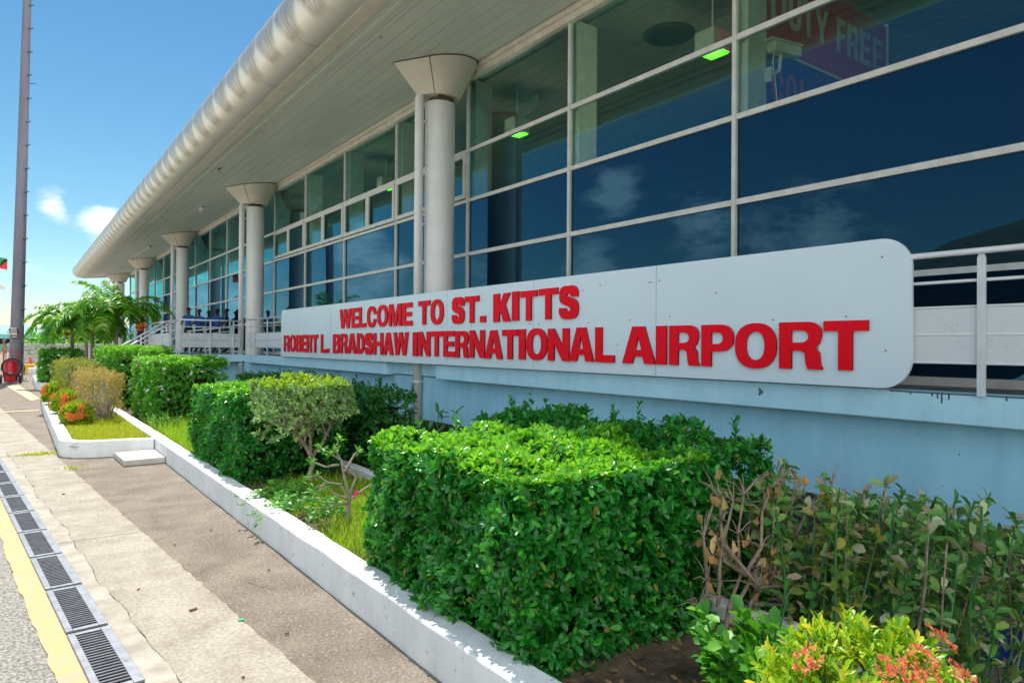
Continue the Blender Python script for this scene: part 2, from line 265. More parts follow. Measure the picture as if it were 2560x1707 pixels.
# ------------------------------------------------------------------ mesh helpers
class MB:
    def __init__(s): s.v = []; s.f = []; s.mi = []; s.m = 0
    def add(s, vs, fs):
        b = len(s.v); s.v += [tuple(map(float, p)) for p in vs]
        for f in fs: s.f.append(tuple(b+i for i in f)); s.mi.append(s.m)
    def box(s, x0, x1, y0, y1, z0, z1):
        vs = [(x, y, z) for z in (z0, z1) for y in (y0, y1) for x in (x0, x1)]
        s.add(vs, [(0, 2, 3, 1), (4, 5, 7, 6), (0, 1, 5, 4), (1, 3, 7, 5), (3, 2, 6, 7), (2, 0, 4, 6)])
    def obox(s, c, ax, hs):
        """oriented box: centre, three axis vectors, half sizes"""
        c = Vector(c); A = [Vector(a)*h for a, h in zip(ax, hs)]
        vs = [c + A[0]*i + A[1]*j + A[2]*k for k in (-1, 1) for j in (-1, 1) for i in (-1, 1)]
        s.add(vs, [(0, 2, 3, 1), (4, 5, 7, 6), (0, 1, 5, 4), (1, 3, 7, 5), (3, 2, 6, 7), (2, 0, 4, 6)])
    def tube(s, pts, r, n=10, cap=True):
        pts = [Vector(p) for p in pts]; k = len(pts)
        rs = r if isinstance(r, (list, tuple)) else [r]*k
        prev = None; base = len(s.v)
        for i, p in enumerate(pts):
            t = (pts[min(i+1, k-1)] - pts[max(i-1, 0)]).normalized()
            if prev is None:
                a = Vector((0, 0, 1)) if abs(t.z) < .9 else Vector((1, 0, 0))
                u = t.cross(a).normalized()
            else: u = (prev - t*prev.dot(t)).normalized()
            w = t.cross(u); prev = u
            for j in range(n):
                an = 2*math.pi*j/n
                s.v.append(tuple(p + (u*math.cos(an) + w*math.sin(an))*rs[i]))
        for i in range(k-1):
            for j in range(n):
                a = base+i*n+j; b_ = base+i*n+(j+1) % n
                s.f.append((a, b_, b_+n, a+n)); s.mi.append(s.m)
        if cap:
            s.f.append(tuple(base+j for j in reversed(range(n)))); s.mi.append(s.m)
            s.f.append(tuple(base+(k-1)*n+j for j in range(n))); s.mi.append(s.m)
    def lathe(s, c, prof, n=24, cap=True):
        base = len(s.v)
        for r, z in prof:
            for j in range(n):
                a = 2*math.pi*j/n; s.v.append((c[0]+r*math.cos(a), c[1]+r*math.sin(a), c[2]+z))
        for i in range(len(prof)-1):
            for j in range(n):
                a = base+i*n+j; b_ = base+i*n+(j+1) % n
                s.f.append((a, b_, b_+n, a+n)); s.mi.append(s.m)
        if cap:
            s.f.append(tuple(base+j for j in reversed(range(n)))); s.mi.append(s.m)
            s.f.append(tuple(base+(len(prof)-1)*n+j for j in range(n))); s.mi.append(s.m)
    def prism(s, poly, z0, z1):
        n = len(poly)
        vs = [(x, y, z0) for x, y in poly] + [(x, y, z1) for x, y in poly]
        fs = [tuple(reversed(range(n))), tuple(range(n, 2*n))] + [(i, (i+1) % n, n+(i+1) % n, n+i) for i in range(n)]
        s.add(vs, fs)
    def build(s, name, mat, parent=None, smooth=False, bevel=0):
        off = parent.matrix_world.translation if parent is not None else Vector((0, 0, 0))
        if parent is not None:
            q = parent; off = Vector((0, 0, 0))
            while q is not None: off = off + q.location; q = q.parent
        me = bpy.data.meshes.new(name)
        me.from_pydata([tuple(Vector(p)-off) for p in s.v] if off.length else s.v, [], s.f)
        mats = mat if isinstance(mat, (list, tuple)) else [mat]
        for q in mats: me.materials.append(q)
        if len(mats) > 1: me.polygons.foreach_set('material_index', s.mi)
        if smooth: me.polygons.foreach_set('use_smooth', [True]*len(me.polygons))
        me.update()
        o = bpy.data.objects.new(name, me); COL.objects.link(o)
        if parent is not None: o.parent = parent
        if bevel:
            bm = o.modifiers.new('bevel', 'BEVEL'); bm.width = bevel; bm.segments = 2; bm.limit_method = 'ANGLE'; bm.angle_limit = R(35)
        return o

def np_obj(name, V, T, mat, parent=None, smooth=True):
    """triangle mesh straight from numpy arrays (world coordinates)"""
    off = np.zeros(3); q = parent
    while q is not None: off = off + np.array(q.location); q = q.parent
    V = (np.asarray(V)-off).astype(np.float32); T = np.asarray(T, dtype=np.int32)
    me = bpy.data.meshes.new(name)
    me.vertices.add(len(V)); me.vertices.foreach_set('co', V.ravel())
    me.loops.add(T.size); me.loops.foreach_set('vertex_index', T.ravel())
    me.polygons.add(len(T)); me.polygons.foreach_set('loop_start', np.arange(0, T.size, 3, dtype=np.int32))
    me.polygons.foreach_set('loop_total', np.full(len(T), 3, dtype=np.int32))
    me.update(calc_edges=True); me.validate()
    if smooth: me.polygons.foreach_set('use_smooth', [True]*len(me.polygons))
    me.materials.append(mat)
    o = bpy.data.objects.new(name, me); COL.objects.link(o)
    if parent is not None: o.parent = parent
    return o

def tag(o, label=None, cat=None, group=None, kind=None):
    if label: o['label'] = label
    if cat: o['category'] = cat
    if group: o['group'] = group
    if kind: o['kind'] = kind
    return o
def thing(name, loc, label, cat, group=None):
    o = bpy.data.objects.new(name, None); COL.objects.link(o); o.location = loc; o.empty_display_size = .2
    return tag(o, label, cat, group)
def struct(o, label=None): return tag(o, label, None, None, 'structure')

# ---- foliage -------------------------------------------------------
LEAF_V = np.array([(0, 0, 0), (.34, .36, .07), (.34, 0, 0), (.34, -.36, .07), (.76, .42, .03), (.76, 0, -.03), (.76, -.42, .03), (1, 0, -.08)])
LEAF_T = np.array([(0, 2, 1), (0, 3, 2), (1, 2, 5), (1, 5, 4), (2, 3, 6), (2, 6, 5), (4, 5, 7), (5, 6, 7)])
LEAF4_V = np.array([(0, 0, 0), (.45, .45, .08), (.45, -.45, .08), (1, 0, -.06)])
LEAF4_T = np.array([(0, 2, 3), (0, 3, 1)])
def unit(a): return a/np.maximum(np.linalg.norm(a, axis=-1, keepdims=True), 1e-9)
def leaves(P, A, N, Ln, Wd, lowpoly=False):
    """P base points, A along, N normal, lengths, widths -> V,T"""
    A = unit(A); N = unit(N - A*(N*A).sum(1, keepdims=True)); S = np.cross(N, A)
    tv, tt = (LEAF4_V, LEAF4_T) if lowpoly else (LEAF_V, LEAF_T)
    Ln = np.broadcast_to(Ln, (len(P),)); Wd = np.broadcast_to(Wd, (len(P),))
    V = (P[:, None, :] + A[:, None, :]*tv[None, :, 0:1]*Ln[:, None, None] + S[:, None, :]*tv[None, :, 1:2]*Wd[:, None, None]
         + N[:, None, :]*tv[None, :, 2:3]*Ln[:, None, None])
    T = tt[None] + (np.arange(len(P))*len(tv))[:, None, None]
    return V.reshape(-1, 3), T.reshape(-1, 3)
def rosettes(C, AX, n, Ln, ratio, spread=(30, 85), stem=.5, lowpoly=False):
    """n leaves around each twig tip C with axis AX"""
    k = len(C); C = np.repeat(C, n, 0); AX = unit(np.repeat(AX, n, 0))
    j = np.tile(np.arange(n), k)
    ph = j*2.399 + np.repeat(rng.uniform(0, 6.28, k), n) + rng.normal(0, .3, k*n)
    th = np.radians(rng.uniform(spread[0], spread[1], k*n))
    ref = np.where(np.abs(AX[:, 2:3]) < .9, np.array([[0, 0, 1.]]), np.array([[1., 0, 0]]))
    U = unit(np.cross(AX, ref)); W = np.cross(AX, U)
    rad = U*np.cos(ph)[:, None] + W*np.sin(ph)[:, None]
    A = AX*np.cos(th)[:, None] + rad*np.sin(th)[:, None]
    N = AX*np.sin(th)[:, None] - rad*np.cos(th)[:, None] + rng.normal(0, .25, (k*n, 3))
    l = Ln*rng.uniform(.6, 1.15, k*n)
    P = C - AX*(j/n*stem*Ln)[:, None]
    return leaves(P, A, N, l, l*ratio*rng.uniform(.85, 1.15, k*n), lowpoly)
def cat(parts):
    Vs, Ts, o = [], [], 0
    for V, T in parts: Vs.append(V); Ts.append(T+o); o += len(V)
    return np.concatenate(Vs), np.concatenate(Ts)
def lump(P, s, a):
    return a*(np.sin(P[:, 0]*s+1.3)*np.cos(P[:, 1]*s*1.17+.4) + np.sin(P[:, 2]*s*.9+P[:, 1]*s*.6))/2
def box_shell(x0, x1, y0, y1, z0, z1, dens, faces='xXyYZ', depth=.12, rnd=.07, lumpy=.04):
    Cs, Ns = [], []
    def face(n, ax, val, r1, r2):
        a = abs((r1[1]-r1[0])*(r2[1]-r2[0])); k = int(a*dens)
        if k < 1: return
        p = np.zeros((k, 3)); oth = [i for i in range(3) if i != ax]
        p[:, ax] = val; p[:, oth[0]] = rng.uniform(*r1, k); p[:, oth[1]] = rng.uniform(*r2, k)
        nn_ = np.tile(np.array(n, float), (k, 1))
        Cs.append(p); Ns.append(nn_)
    if 'x' in faces: face((-1, 0, 0), 0, x0, (y0, y1), (z0, z1))
    if 'X' in faces: face((1, 0, 0), 0, x1, (y0, y1), (z0, z1))
    if 'y' in faces: face((0, -1, 0), 1, y0, (x0, x1), (z0, z1))
    if 'Y' in faces: face((0, 1, 0), 1, y1, (x0, x1), (z0, z1))
    if 'Z' in faces: face((0, 0, 1), 2, z1, (x0, x1), (y0, y1))
    P = np.concatenate(Cs); N = np.concatenate(Ns)
    c = np.array([(x0+x1)/2, (y0+y1)/2, (z0+z1)/2]); h = np.array([(x1-x0)/2, (y1-y0)/2, (z1-z0)/2])
    # round the arrises
    q = P-c; lim = h-rnd; ov = np.clip(np.abs(q)-lim, 0, None)*np.array([1, 1, np.inf])**0
    ov[:, 2] = np.where(q[:, 2] > 0, ov[:, 2], 0)
    ln = np.linalg.norm(ov, axis=1); k = ln > rnd
    sc_ = np.where(k, rnd/np.maximum(ln, 1e-6), 1)[:, None]
    q2 = np.sign(q)*(np.minimum(np.abs(q), lim) + ov*sc_); q2[:, 2] = np.where(q[:, 2] > 0, q2[:, 2], q[:, 2])
    N = unit(N + np.sign(q)*ov/rnd*.8)
    P = c+q2
    P = P + N*(lump(P, 9, lumpy) - rng.beta(1.1, 1.8, len(P))*depth)[:, None]
    return P, N
def hedge(name, label, box, leaf, mat, dens, n=6, faces='xyYZ', depth=.14, lowpoly=False, group='clipped hedges in the planters', flowers=None, lumpy=.04, sprigs=0, catg='hedge', up=.35, young=0):
    x0, x1, y0, y1, z0, z1 = box
    t = thing(name, ((x0+x1)/2, (y0+y1)/2, z0), label, catg, group)
    P, N = box_shell(x0, x1, y0, y1, z0, z1, dens, faces, depth, lumpy=lumpy)
    AX = unit(N + rng.normal(0, .45, P.shape) + np.array([0, 0, up]))
    parts = [rosettes(P, AX, n, leaf, .5, lowpoly=lowpoly)]
    if sprigs:
        for _ in range(sprigs):
            c = np.array([rng.uniform(x0, x1), rng.uniform(y0, y1), z1]); h = rng.uniform(.05, .16)
            cs = c + np.array([0, 0, 1])*np.linspace(0, h, 4)[:, None] + rng.normal(0, .006, (4, 3))
            parts.append(rosettes(cs, np.tile([0, 0, 1.], (4, 1)) + rng.normal(0, .15, (4, 3)), 4, leaf*.9, .5, spread=(25, 60), lowpoly=lowpoly))
    V, T = cat(parts)
    np_obj('foliage', V, T, mat, t)
    if young:
        P, N = box_shell(x0+.01, x1-.01, y0+.01, y1-.01, z0, z1+.015, dens*young, 'Z', .03, lumpy=lumpy)
        V, T = rosettes(P, unit(N+rng.normal(0, .35, N.shape)), 5, leaf*.85, .52, spread=(25, 75), lowpoly=lowpoly); np_obj('young_leaves', V, T, MT['young'], t)
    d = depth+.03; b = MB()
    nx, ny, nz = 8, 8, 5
    b.box(x0+d, x1-d, y0+d, y1-d, z0, z1-d); o = b.build('shaded_core', MT['core'], t)  # solid dark box, its colour paints the shade between the leaves
    if flowers:
        k, sz, fm = flowers
        P, N = box_shell(x0-.02, x1+.02, y0-.02, y1+.02, z0+.1, z1+.02, dens, faces, .02)
        idx = rng.choice(len(P), k, replace=False); P = P[idx]+N[idx]*.03; N = N[idx]
        V, T = rosettes(P, N + rng.normal(0, .3, N.shape), 5, sz, .45, spread=(60, 90), stem=0, lowpoly=True)
        np_obj('blossom', V, T, fm, t)
    return t
def sphere_pts(c, r, k, lo=-.3):
    z = rng.uniform(lo, 1, k); a = rng.uniform(0, 6.283, k); s = np.sqrt(1-z*z)
    N = np.stack([s*np.cos(a), s*np.sin(a), z], 1)
    return np.array(c) + N*np.array(r)*(1 + rng.uniform(-.22, .04, k))[:, None], N
def branch_tree(base, tips, r0, fork=.35, n=7, wig=.03):
    """limbs from a base splitting toward tips"""
    b = MB(); base = Vector(base)
    cen = sum((Vector(t) for t in tips), Vector())/len(tips)
    fk = base.lerp(cen, fork)
    b.tube([base, base.lerp(fk, .5)+Vector((wig*.5, -wig*.3, 0)), fk], [r0, r0*.85, r0*.75], n)
    for t in tips:
        t = Vector(t); m1 = fk.lerp(t, .35)+Vector((random.uniform(-wig, wig), random.uniform(-wig, wig), -wig*.3)); m2 = fk.lerp(t, .7)+Vector((random.uniform(-wig, wig), random.uniform(-wig, wig), 0))
        b.tube([fk-(fk-base)*.08, m1, m2, t], [r0*.55, r0*.42, r0*.28, r0*.12], 6)
        for _ in range(2):
            e = t+Vector((random.uniform(-1, 1), random.uniform(-1, 1), random.uniform(-.2, 1)))*wig*3.5
            b.tube([m2, m2.lerp(e, .5)+Vector((0, 0, wig*.2)), e], [r0*.22, r0*.15, r0*.07], 5)
    return b
def grass(name, pts, hgt, mat, wid=.006, lean=.5):
    k = len(pts); P = np.asarray(pts, float)
    a = rng.uniform(0, 6.283, k); h = hgt*rng.uniform(.35, 1.15, k); ln = lean*rng.uniform(.1, 1.1, k)
    D = np.stack([np.cos(a), np.sin(a), np.zeros(k)], 1); S = np.stack([-np.sin(a), np.cos(a), np.zeros(k)], 1)*wid
    up = np.array([0, 0, 1.])
    p1 = P + up*(h*.5)[:, None] + D*(h*ln*.25)[:, None]; p2 = P + up*(h*(1-.35*ln))[:, None] + D*(h*ln)[:, None]
    V = np.stack([P-S, P+S, p1-S*.8, p1+S*.8, p2], 1).reshape(-1, 3)
    T = (np.array([(0, 1, 3), (0, 3, 2), (2, 3, 4)])[None]+(np.arange(k)*5)[:, None, None]).reshape(-1, 3)
    return V, T

# ================================================================== SETTING
def D_(y): return .850 - .081*y           # right edge of the drain channel
def E_(y): return 1.503 - .0812*y         # concrete / asphalt joint
gm = MB()
xs = [-900, 3.36, 20, 900]; ys = [-900, -15, 22.6, 1500]
for i in range(3):
    for j in range(3):
        if i == 1 and j == 1: continue
        gm.add([(xs[i], ys[j], 0), (xs[i+1], ys[j], 0), (xs[i+1], ys[j+1], 0), (xs[i], ys[j+1], 0)], [(0, 1, 2, 3)])
x0, x1, y0, y1, zb = 3.36, 20, -15, 22.6, -.95
gm.add([(x0, y0, 0), (x0, y1, 0), (x0, y1, zb), (x0, y0, zb)], [(0, 1, 2, 3)])
gm.add([(x1, y0, 0), (x1, y1, 0), (x1, y1, zb), (x1, y0, zb)], [(0, 3, 2, 1)])
gm.add([(x0, y1, 0), (x1, y1, 0), (x1, y1, zb), (x0, y1, zb)], [(0, 1, 2, 3)])
gm.add([(x0, y0, 0), (x1, y0, 0), (x1, y0, zb), (x0, y0, zb)], [(0, 3, 2, 1)])
gm.add([(x0, y0, zb), (x1, y0, zb), (x1, y1, zb), (x0, y1, zb)], [(0, 1, 2, 3)])
struct(gm.build('ground', MT['asph']), 'brown asphalt ground')

def strip(name, fl, fr, y0, y1, z, mat, step=.12, jit=.012, cat_=True, label=None):
    ysr = np.arange(y0, y1+step, step); b = MB()
    jl = np.convolve(rng.normal(0, 1, len(ysr)+2), [.5, 1, .5], 'valid')*jit; jr = np.convolve(rng.normal(0, 1, len(ysr)+2), [.5, 1, .5], 'valid')*jit
    vs = []
    for k, y in enumerate(ysr): vs += [(fl(y)+jl[k], y, z), (fr(y)+jr[k], y, z)]
    b.add(vs, [(2*k, 2*k+1, 2*k+3, 2*k+2) for k in range(len(ysr)-1)])
    return b.build(name, mat)
struct(strip('concrete_path', lambda y: D_(y)-.24, E_, -1, 24.2, .004, MT['conc'], step=.03, jit=.004), 'pale concrete strip beside the drain')
struct(strip('mortar_strip', lambda y: D_(y)-.005, lambda y: D_(y)+.12+.012*math.sin(y*1.9)+.010*math.sin(y*5.3)+.006*math.sin(y*13), -1, 15, .008, MT['mortar'], step=.04, jit=.004), 'pale mortar strip along the drain')
struct(strip('yellow_line', lambda y: D_(y)-.215-.125-.008*math.sin(y*1.3)-.005*math.sin(y*7.7)-.003*math.sin(y*19), lambda y: D_(y)-.212, -1, 15, .009, MT['yel'], step=.03, jit=.0022), 'faded yellow line painted along the drain')
struct(strip('road', lambda y: -5, lambda y: D_(y)-.325, -6, 14.2, .003, MT['agg'], step=.3, jit=.01), 'coarse aggregate road surface')
b = MB()
b.add([(-.31, 33.2, .012), (.14, 33.0, .012), (.62, 24.85, .012), (.38, 24.0, .012)], [(0, 1, 2, 3)])
b.add([(-4, 20.5, .012), (.5, 20.75, .012), (.5, 20.45, .012), (-4, 20.2, .012)], [(3, 2, 1, 0)])
b.add([(-6, 36.0, .012), (.4, 35.2, .012), (.4, 34.9, .012), (-6, 35.7, .012)], [(3, 2, 1, 0)])
struct(b.build('road_marking', MT['yel2']), 'faded yellow markings on the apron')

b = MB(); b.add([(-260, -150, .006), (-5.0, -150, .006), (-5.0, 200, .006), (-260, 200, .006)], [(0, 1, 2, 3)])  # added pale sheet out of view, bounces light onto the soffit
struct(b.build('apron', noise_mat('apron_concrete', (.46, .44, .40), (.58, .56, .52), scale=.4, rough=.9)), 'pale concrete aircraft apron, unseen, added to bounce light upward')
jm = flat('joint_dirt', (.10, .08, .06), .95)
for yj in (3.1, 6.9, 9.75, 12.6, 16.2, 19.6):
    b = MB(); pj = []
    for k in range(17):
        u = k/16; x_ = D_(yj)+.02+(E_(yj)-D_(yj)-.03)*u; pj.append((x_, yj+.035*math.sin(k*1.7+yj)*.25+u*.02+rng.normal(0, .004)))
    w_ = .004 if yj != 12.6 else .009
    vs = [(x, y-w_, .0095) for x, y in pj]+[(x, y+w_*rng.uniform(.5, 1.4), .0095) for x, y in pj]
    b.add(vs, [(k, k+1, 18+k, 17+k) for k in range(16)]); struct(b.build('pavement_joint', jm), 'dirty joint across the concrete strip')
b = MB(); vs = []; n_ = 150
for k in range(n_):
    y = 2+11*k/(n_-1); x_ = D_(y)+.124+.012*math.sin(y*1.9)+.010*math.sin(y*5.3)+.006*math.sin(y*13)+rng.normal(0, .002); w_ = max(.0003, .0016*(.6+1.2*math.sin(k*.9)*math.sin(k*.31))); vs += [(x_-w_, y, .0100), (x_+w_, y, .0100)]
b.add(vs, [(2*k, 2*k+1, 2*k+3, 2*k+2) for k in range(n_-1)]); struct(b.build('pavement_crack', jm), 'long crack beside the mortar strip')
# beds
def bed(name, x0, x1, y0, y1, z, mat, lab):
    nx, ny = max(2, int((x1-x0)/.12)), max(2, int((y1-y0)/.12)); b = MB(); vs = []
    for j in range(ny+1):
        for i in range(nx+1):
            vs.append((x0+(x1-x0)*i/nx, y0+(y1-y0)*j/ny, z+rng.normal(0, .008)))
    b.add(vs, [(j*(nx+1)+i, j*(nx+1)+i+1, (j+1)*(nx+1)+i+1, (j+1)*(nx+1)+i) for j in range(ny) for i in range(nx)])
    return struct(b.build(name, mat, smooth=True), lab)
bed('planter_soil', 1.86, 3.24, -3, 22.6, .16, MT['soil'], 'dry soil of the long planter')
bed('lawn_soil', .66, 1.80, 11.9, 24.2, .17, MT['lawn'], 'soil under the grass of the front planter')
bed('planter_soil', .8, 2.9, 29.8, 36.5, .15, MT['soil'], 'soil of the far planter')

# kerbs
def kerb(name, pts, w, h, label, closed=False, jit=.0022, bevel=.012, z0=-.02):
    P = []
    for a, c in zip(pts[:-1], pts[1:]):
        a = np.array(a, float); c = np.array(c, float); n = max(1, int(np.linalg.norm(c-a)/.22))
        for k in range(n): P.append(a+(c-a)*k/n)
    P.append(np.array(pts[-1], float)); P = np.array(P)
    T = np.gradient(P, axis=0); T = unit(T); Nn = np.stack([T[:, 1], -T[:, 0]], 1)
    n = len(P); ja = rng.normal(0, jit, (n, 4)); b = MB(); vs = []
    for k in range(n):
        for s, z, q in ((-1, z0, 0), (-1, h, 1), (1, h, 2), (1, z0, 3)):
            p = P[k]+Nn[k]*(s*w/2+ja[k, q]); vs.append((p[0], p[1], z+(ja[k, q]*.8 if z > 0 else 0)))
    fs = []
    for k in range(n-1):
        for q in range(3): fs.append((4*k+q, 4*k+q+1, 4*k+5+q, 4*k+4+q))
    fs.append((0, 3, 2, 1)); m_ = 4*(n-1); fs.append((m_, m_+1, m_+2, m_+3)); b.add(vs, fs)
    o = b.build(name, MT['kerb'], bevel=bevel)
    return tag(o, label, 'kerb')
arc = [(.66+.46*(1-math.cos(a))-.03, 12.35-.46*math.sin(a)) for a in np.linspace(0, math.pi/2, 9)]
kerb('planter_kerb', [(.70, 24.2), (.64, 20), (.63, 14), (.63, 12.4)]+arc+[(1.45, 11.84), (1.75, 11.72)], .17, .24, 'white painted low kerb curving round the front grass planter', jit=.003)
kerb('planter_kerb', [(1.84, -3), (1.845, 4), (1.835, 8), (1.83, 11.7), (1.80, 17), (1.85, 22.6)], .175, .245, 'long straight white kerb running along the asphalt in front of the clipped hedges')
kerb('planter_kerb', [(3.31, -3), (3.31, 8), (3.31, 22.6)], .13, .245, 'thin white kerb at the back of the planter, behind the leafless bush')
kerb('planter_kerb', [(.70, 24.3), (1.2, 24.35), (1.7, 24.3)], .15, .24, 'short white kerb closing the far end of the front grass planter')
kerb('planter_kerb', [(2.9, 29.66), (1.6, 29.66), (.72, 29.7), (.70, 30.5), (.72, 36.7), (1.4, 36.75)], .17, .25, 'white kerb of the far planter beside the tall mast')
tag(MB().build('x', MT['kerb'])) if False else None
b = MB(); b.box(.55, 1.9, 43.6, 45.8, 0, .34)
tag(b.build('concrete_plinth', MT['kerb'], bevel=.02), 'low white block behind the far planter, right of the yellow bucket', 'plinth')

# concrete cover slab in the notch
b = MB(); b.prism([(1.19, 11.62), (1.735, 11.60), (1.735, 10.72), (1.22, 10.70)], .004, .085)
tag(b.build('concrete_slab', noise_mat('slab_concrete', (.42, .40, .36), (.56, .53, .48), scale=5, rough=.9, bump=.5, bscale=80), bevel=.008), 'square grey concrete cover slab lying in the corner of the white kerb', 'slab')

# drain gratings
def make_grate():
    t = thing('drain_grate', (0, 0, 0), '', 'drain grate', 'metal gratings along the drain')
    w, l = .215, .86
    c = MB(); c.box(.012, w-.012, .012, l-.012, .0095, .0125); c.build('channel', MT['black'], t)  # black sheet paints the shaded depth below the slots
    f = MB(); f.box(0, .036, 0, l, .009, .024); f.box(w-.050, w, 0, l, .009, .024); f.box(.036, w-.050, 0, .034, .009, .0235); f.box(.036, w-.050, l-.034, l, .009, .0235)
    f.build('frame', MT['galv'], t, bevel=.002)
    g = MB(); n = 21; p = (l-.068)/n
    for k in range(1, n): g.box(.034, w-.048,   .034+p*k-.0068, .034+p*k+.0068, .010, .0225)
    g.build('bars', MT['bars'], t)
    h = MB(); h.box(w-.036, w-.016, l*.33, l*.33+.05, .0235, .0255); h.build('cast_plate', MT['galv'], t)
    return t
def copy_tree(o, parent=None):
    c = o.copy(); COL.objects.link(c); c.parent = parent
    for ch in list(o.children): copy_tree(ch, c)
    return c
ORD = ['first', 'second', 'third', 'fourth', 'fifth', 'sixth', 'seventh', 'eighth', 'ninth', 'tenth', 'eleventh', 'twelfth', 'thirteenth']
g0 = make_grate(); ang = math.atan(.081)
ygs = [3.82+.905*k for k in range(0, 11)]
first = True; cnt = 0
for y in ygs:
    o = g0 if first else copy_tree(g0); first = False
    o.location = (D_(y)-.215, y, 0); o.rotation_euler = (0, 0, ang)
    if y < 3.3: nm = 'just below the picture edge'
    o['label'] = 'slotted metal drain grate, %s along the gutter counting up from the bottom edge' % ORD[max(0, cnt)]
    cnt += 1

# small litter on the ground
rk = MB()
for (x, y, s) in [(.93, 4.7, .022), (1.3, 4.0, .012), (1.1, 6.3, .01), (.7, 5.3, .008), (.45, 9.1, .014), (1.55, 5.2, .01), (1.45, 6.6, .009), (.95, 3.6, .007)]:
    rk.obox((x, y, .012), [(1, .3, 0), (-.3, 1, 0), (0, 0, 1)], (s, s*.35, .005))
tag(rk.build('debris', MT['litter']), None, None, None, 'stuff'); 
b = MB(); b.tube([(1.36, 5.06, .02), (1.40, 4.95, .05), (1.47, 4.80, .02)], .004, 5)
tag(b.build('bent_wire', flat('wire', (.4, .33, .28))), 'thin bent wire lying on the brown asphalt near the kerb', 'wire')
b = MB(); b.box(1.12, 1.15, 4.35, 4.38, .006, .012); tag(b.build('bottle_cap', flat('cap_green', (.02, .4, .12))), 'tiny green cap on the asphalt', 'cap')

# hills over on the far side (seen mirrored in the glass)
hb = MB(); n = 60; vs = []
for j in range(14):
    for i in range(n+1):
        a = R(92) + R(95)*i/n; rr = 900+j*60
        prof = float(np.interp(math.degrees(a), [92, 128, 142, 150, 156.7, 158.5, 163, 175, 187], [.004, .02, .03, .06, .118, .136, .157, .19, .16]))
        hgt = rr*(prof*(1-abs(j-6)/9) + 0)
        if j in (0, 13): hgt = -2
        vs.append((rr*math.cos(a), rr*math.sin(a), max(hgt, -2)))
hb.add(vs, [(j*(n+1)+i, j*(n+1)+i+1, (j+1)*(n+1)+i+1, (j+1)*(n+1)+i) for j in range(13) for i in range(n)])
struct(hb.build('hill', noise_mat('scrub_hill', (.05, .055, .03), (.12, .10, .06), scale=.02, rough=1), smooth=True), 'scrubby hill across the airfield')

# ================================================================== TERMINAL BUILDING
ROOT = thing('terminal_building', (7.1, 24, 0), 'long white airport terminal with glass front, round columns and a rolled metal roof edge', 'building')
def SZ(x): return 5.935 + .15*x
YN, YF = -12.0, 59.4
XG = 7.1
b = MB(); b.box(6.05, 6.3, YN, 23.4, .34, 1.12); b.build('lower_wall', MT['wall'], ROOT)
b = MB()
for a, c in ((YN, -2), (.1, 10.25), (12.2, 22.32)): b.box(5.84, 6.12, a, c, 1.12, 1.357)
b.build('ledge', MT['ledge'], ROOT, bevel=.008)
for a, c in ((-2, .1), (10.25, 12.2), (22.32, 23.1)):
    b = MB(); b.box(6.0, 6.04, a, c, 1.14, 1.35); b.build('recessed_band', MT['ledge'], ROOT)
b = MB(); b.box(6.04, 7.2, YN, YF, 1.18, 1.349); b.box(4.12, 6.04, 23.15, 29.4, 1.18, 1.349); b.build('deck', noise_mat('deck_floor', (.10, .11, .12), (.2, .21, .22), scale=3), ROOT)
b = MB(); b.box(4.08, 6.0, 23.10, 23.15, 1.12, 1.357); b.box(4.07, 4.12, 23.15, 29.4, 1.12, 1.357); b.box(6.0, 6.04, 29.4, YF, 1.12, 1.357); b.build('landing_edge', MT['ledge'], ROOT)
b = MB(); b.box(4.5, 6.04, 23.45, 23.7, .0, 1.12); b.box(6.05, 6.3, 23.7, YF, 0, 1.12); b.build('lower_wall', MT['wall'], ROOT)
b = MB(); b.box(7.02, 7.16, YN, YF, 1.349, 1.43); b.build('sill', MT['alu'], ROOT)
b = MB(); b.box(6.995, 7.13, YN, YF, 6.80, 6.90); b.box(6.94, 7.10, YN, YF, 6.90, 6.99); b.build('head_trim', MT['trim'], ROOT)
# dirt drips on the ledge lip
b = MB()
for y, l in ((2.28, .045), (2.33, .075), (2.36, .04), (2.40, .025), (2.56, .02), (1.9, .03)):
    b.box(5.8375, 5.8395, y-.006, y+.006, 1.35-l, 1.352)
b.box(5.8375, 5.8395, 1.5, 2.72, 1.345, 1.3565)
b.build('water_stain', flat('stain', (.06, .12, .13)), ROOT)
b = MB(); vs = []
for k in range(11):
    a = k*.571; q = .03*(.5+.9*abs(math.sin(k*2.3))); vs.append((5.8385, 3.93+q*math.cos(a)*.8, 1.27+q*math.sin(a)*1.1))
b.add(vs, [tuple(range(11))]); b.build('chipped_patch', flat('chip', (.10, .16, .18)), ROOT)
# soffit: long boards with gaps, cross joints, dark backing
b = MB(); joints = [YN, -6, -.9, 2.2, 8.2, 13.25, 18.4, 23.4, 29.5, 35.5, 41.5, 47.5, 53.5, 60.3]
xs_ = [4.27, 4.37, 4.47, 4.57]+list(np.arange(4.67, 6.93, .28))
for a, c in zip(joints[:-1], joints[1:]):
    for i in range(len(xs_)-1):
        xa, xb = xs_[i]+.009, xs_[i+1]-.009
        s_ = .0 if i >= 3 else .012*(i % 2)
        vs = [(xa, a+.006, SZ(xa)-s_), (xb, a+.006, SZ(xb)-s_), (xb, c-.006, SZ(xb)-s_), (xa, c-.006, SZ(xa)-s_)]
        b.add(vs+[(x, y, z+.05) for x, y, z in vs], [(0, 3, 2, 1), (0, 1, 5, 4), (1, 2, 6, 5), (2, 3, 7, 6), (3, 0, 4, 7)])
b.build('soffit_board', MT['soffit'], ROOT)
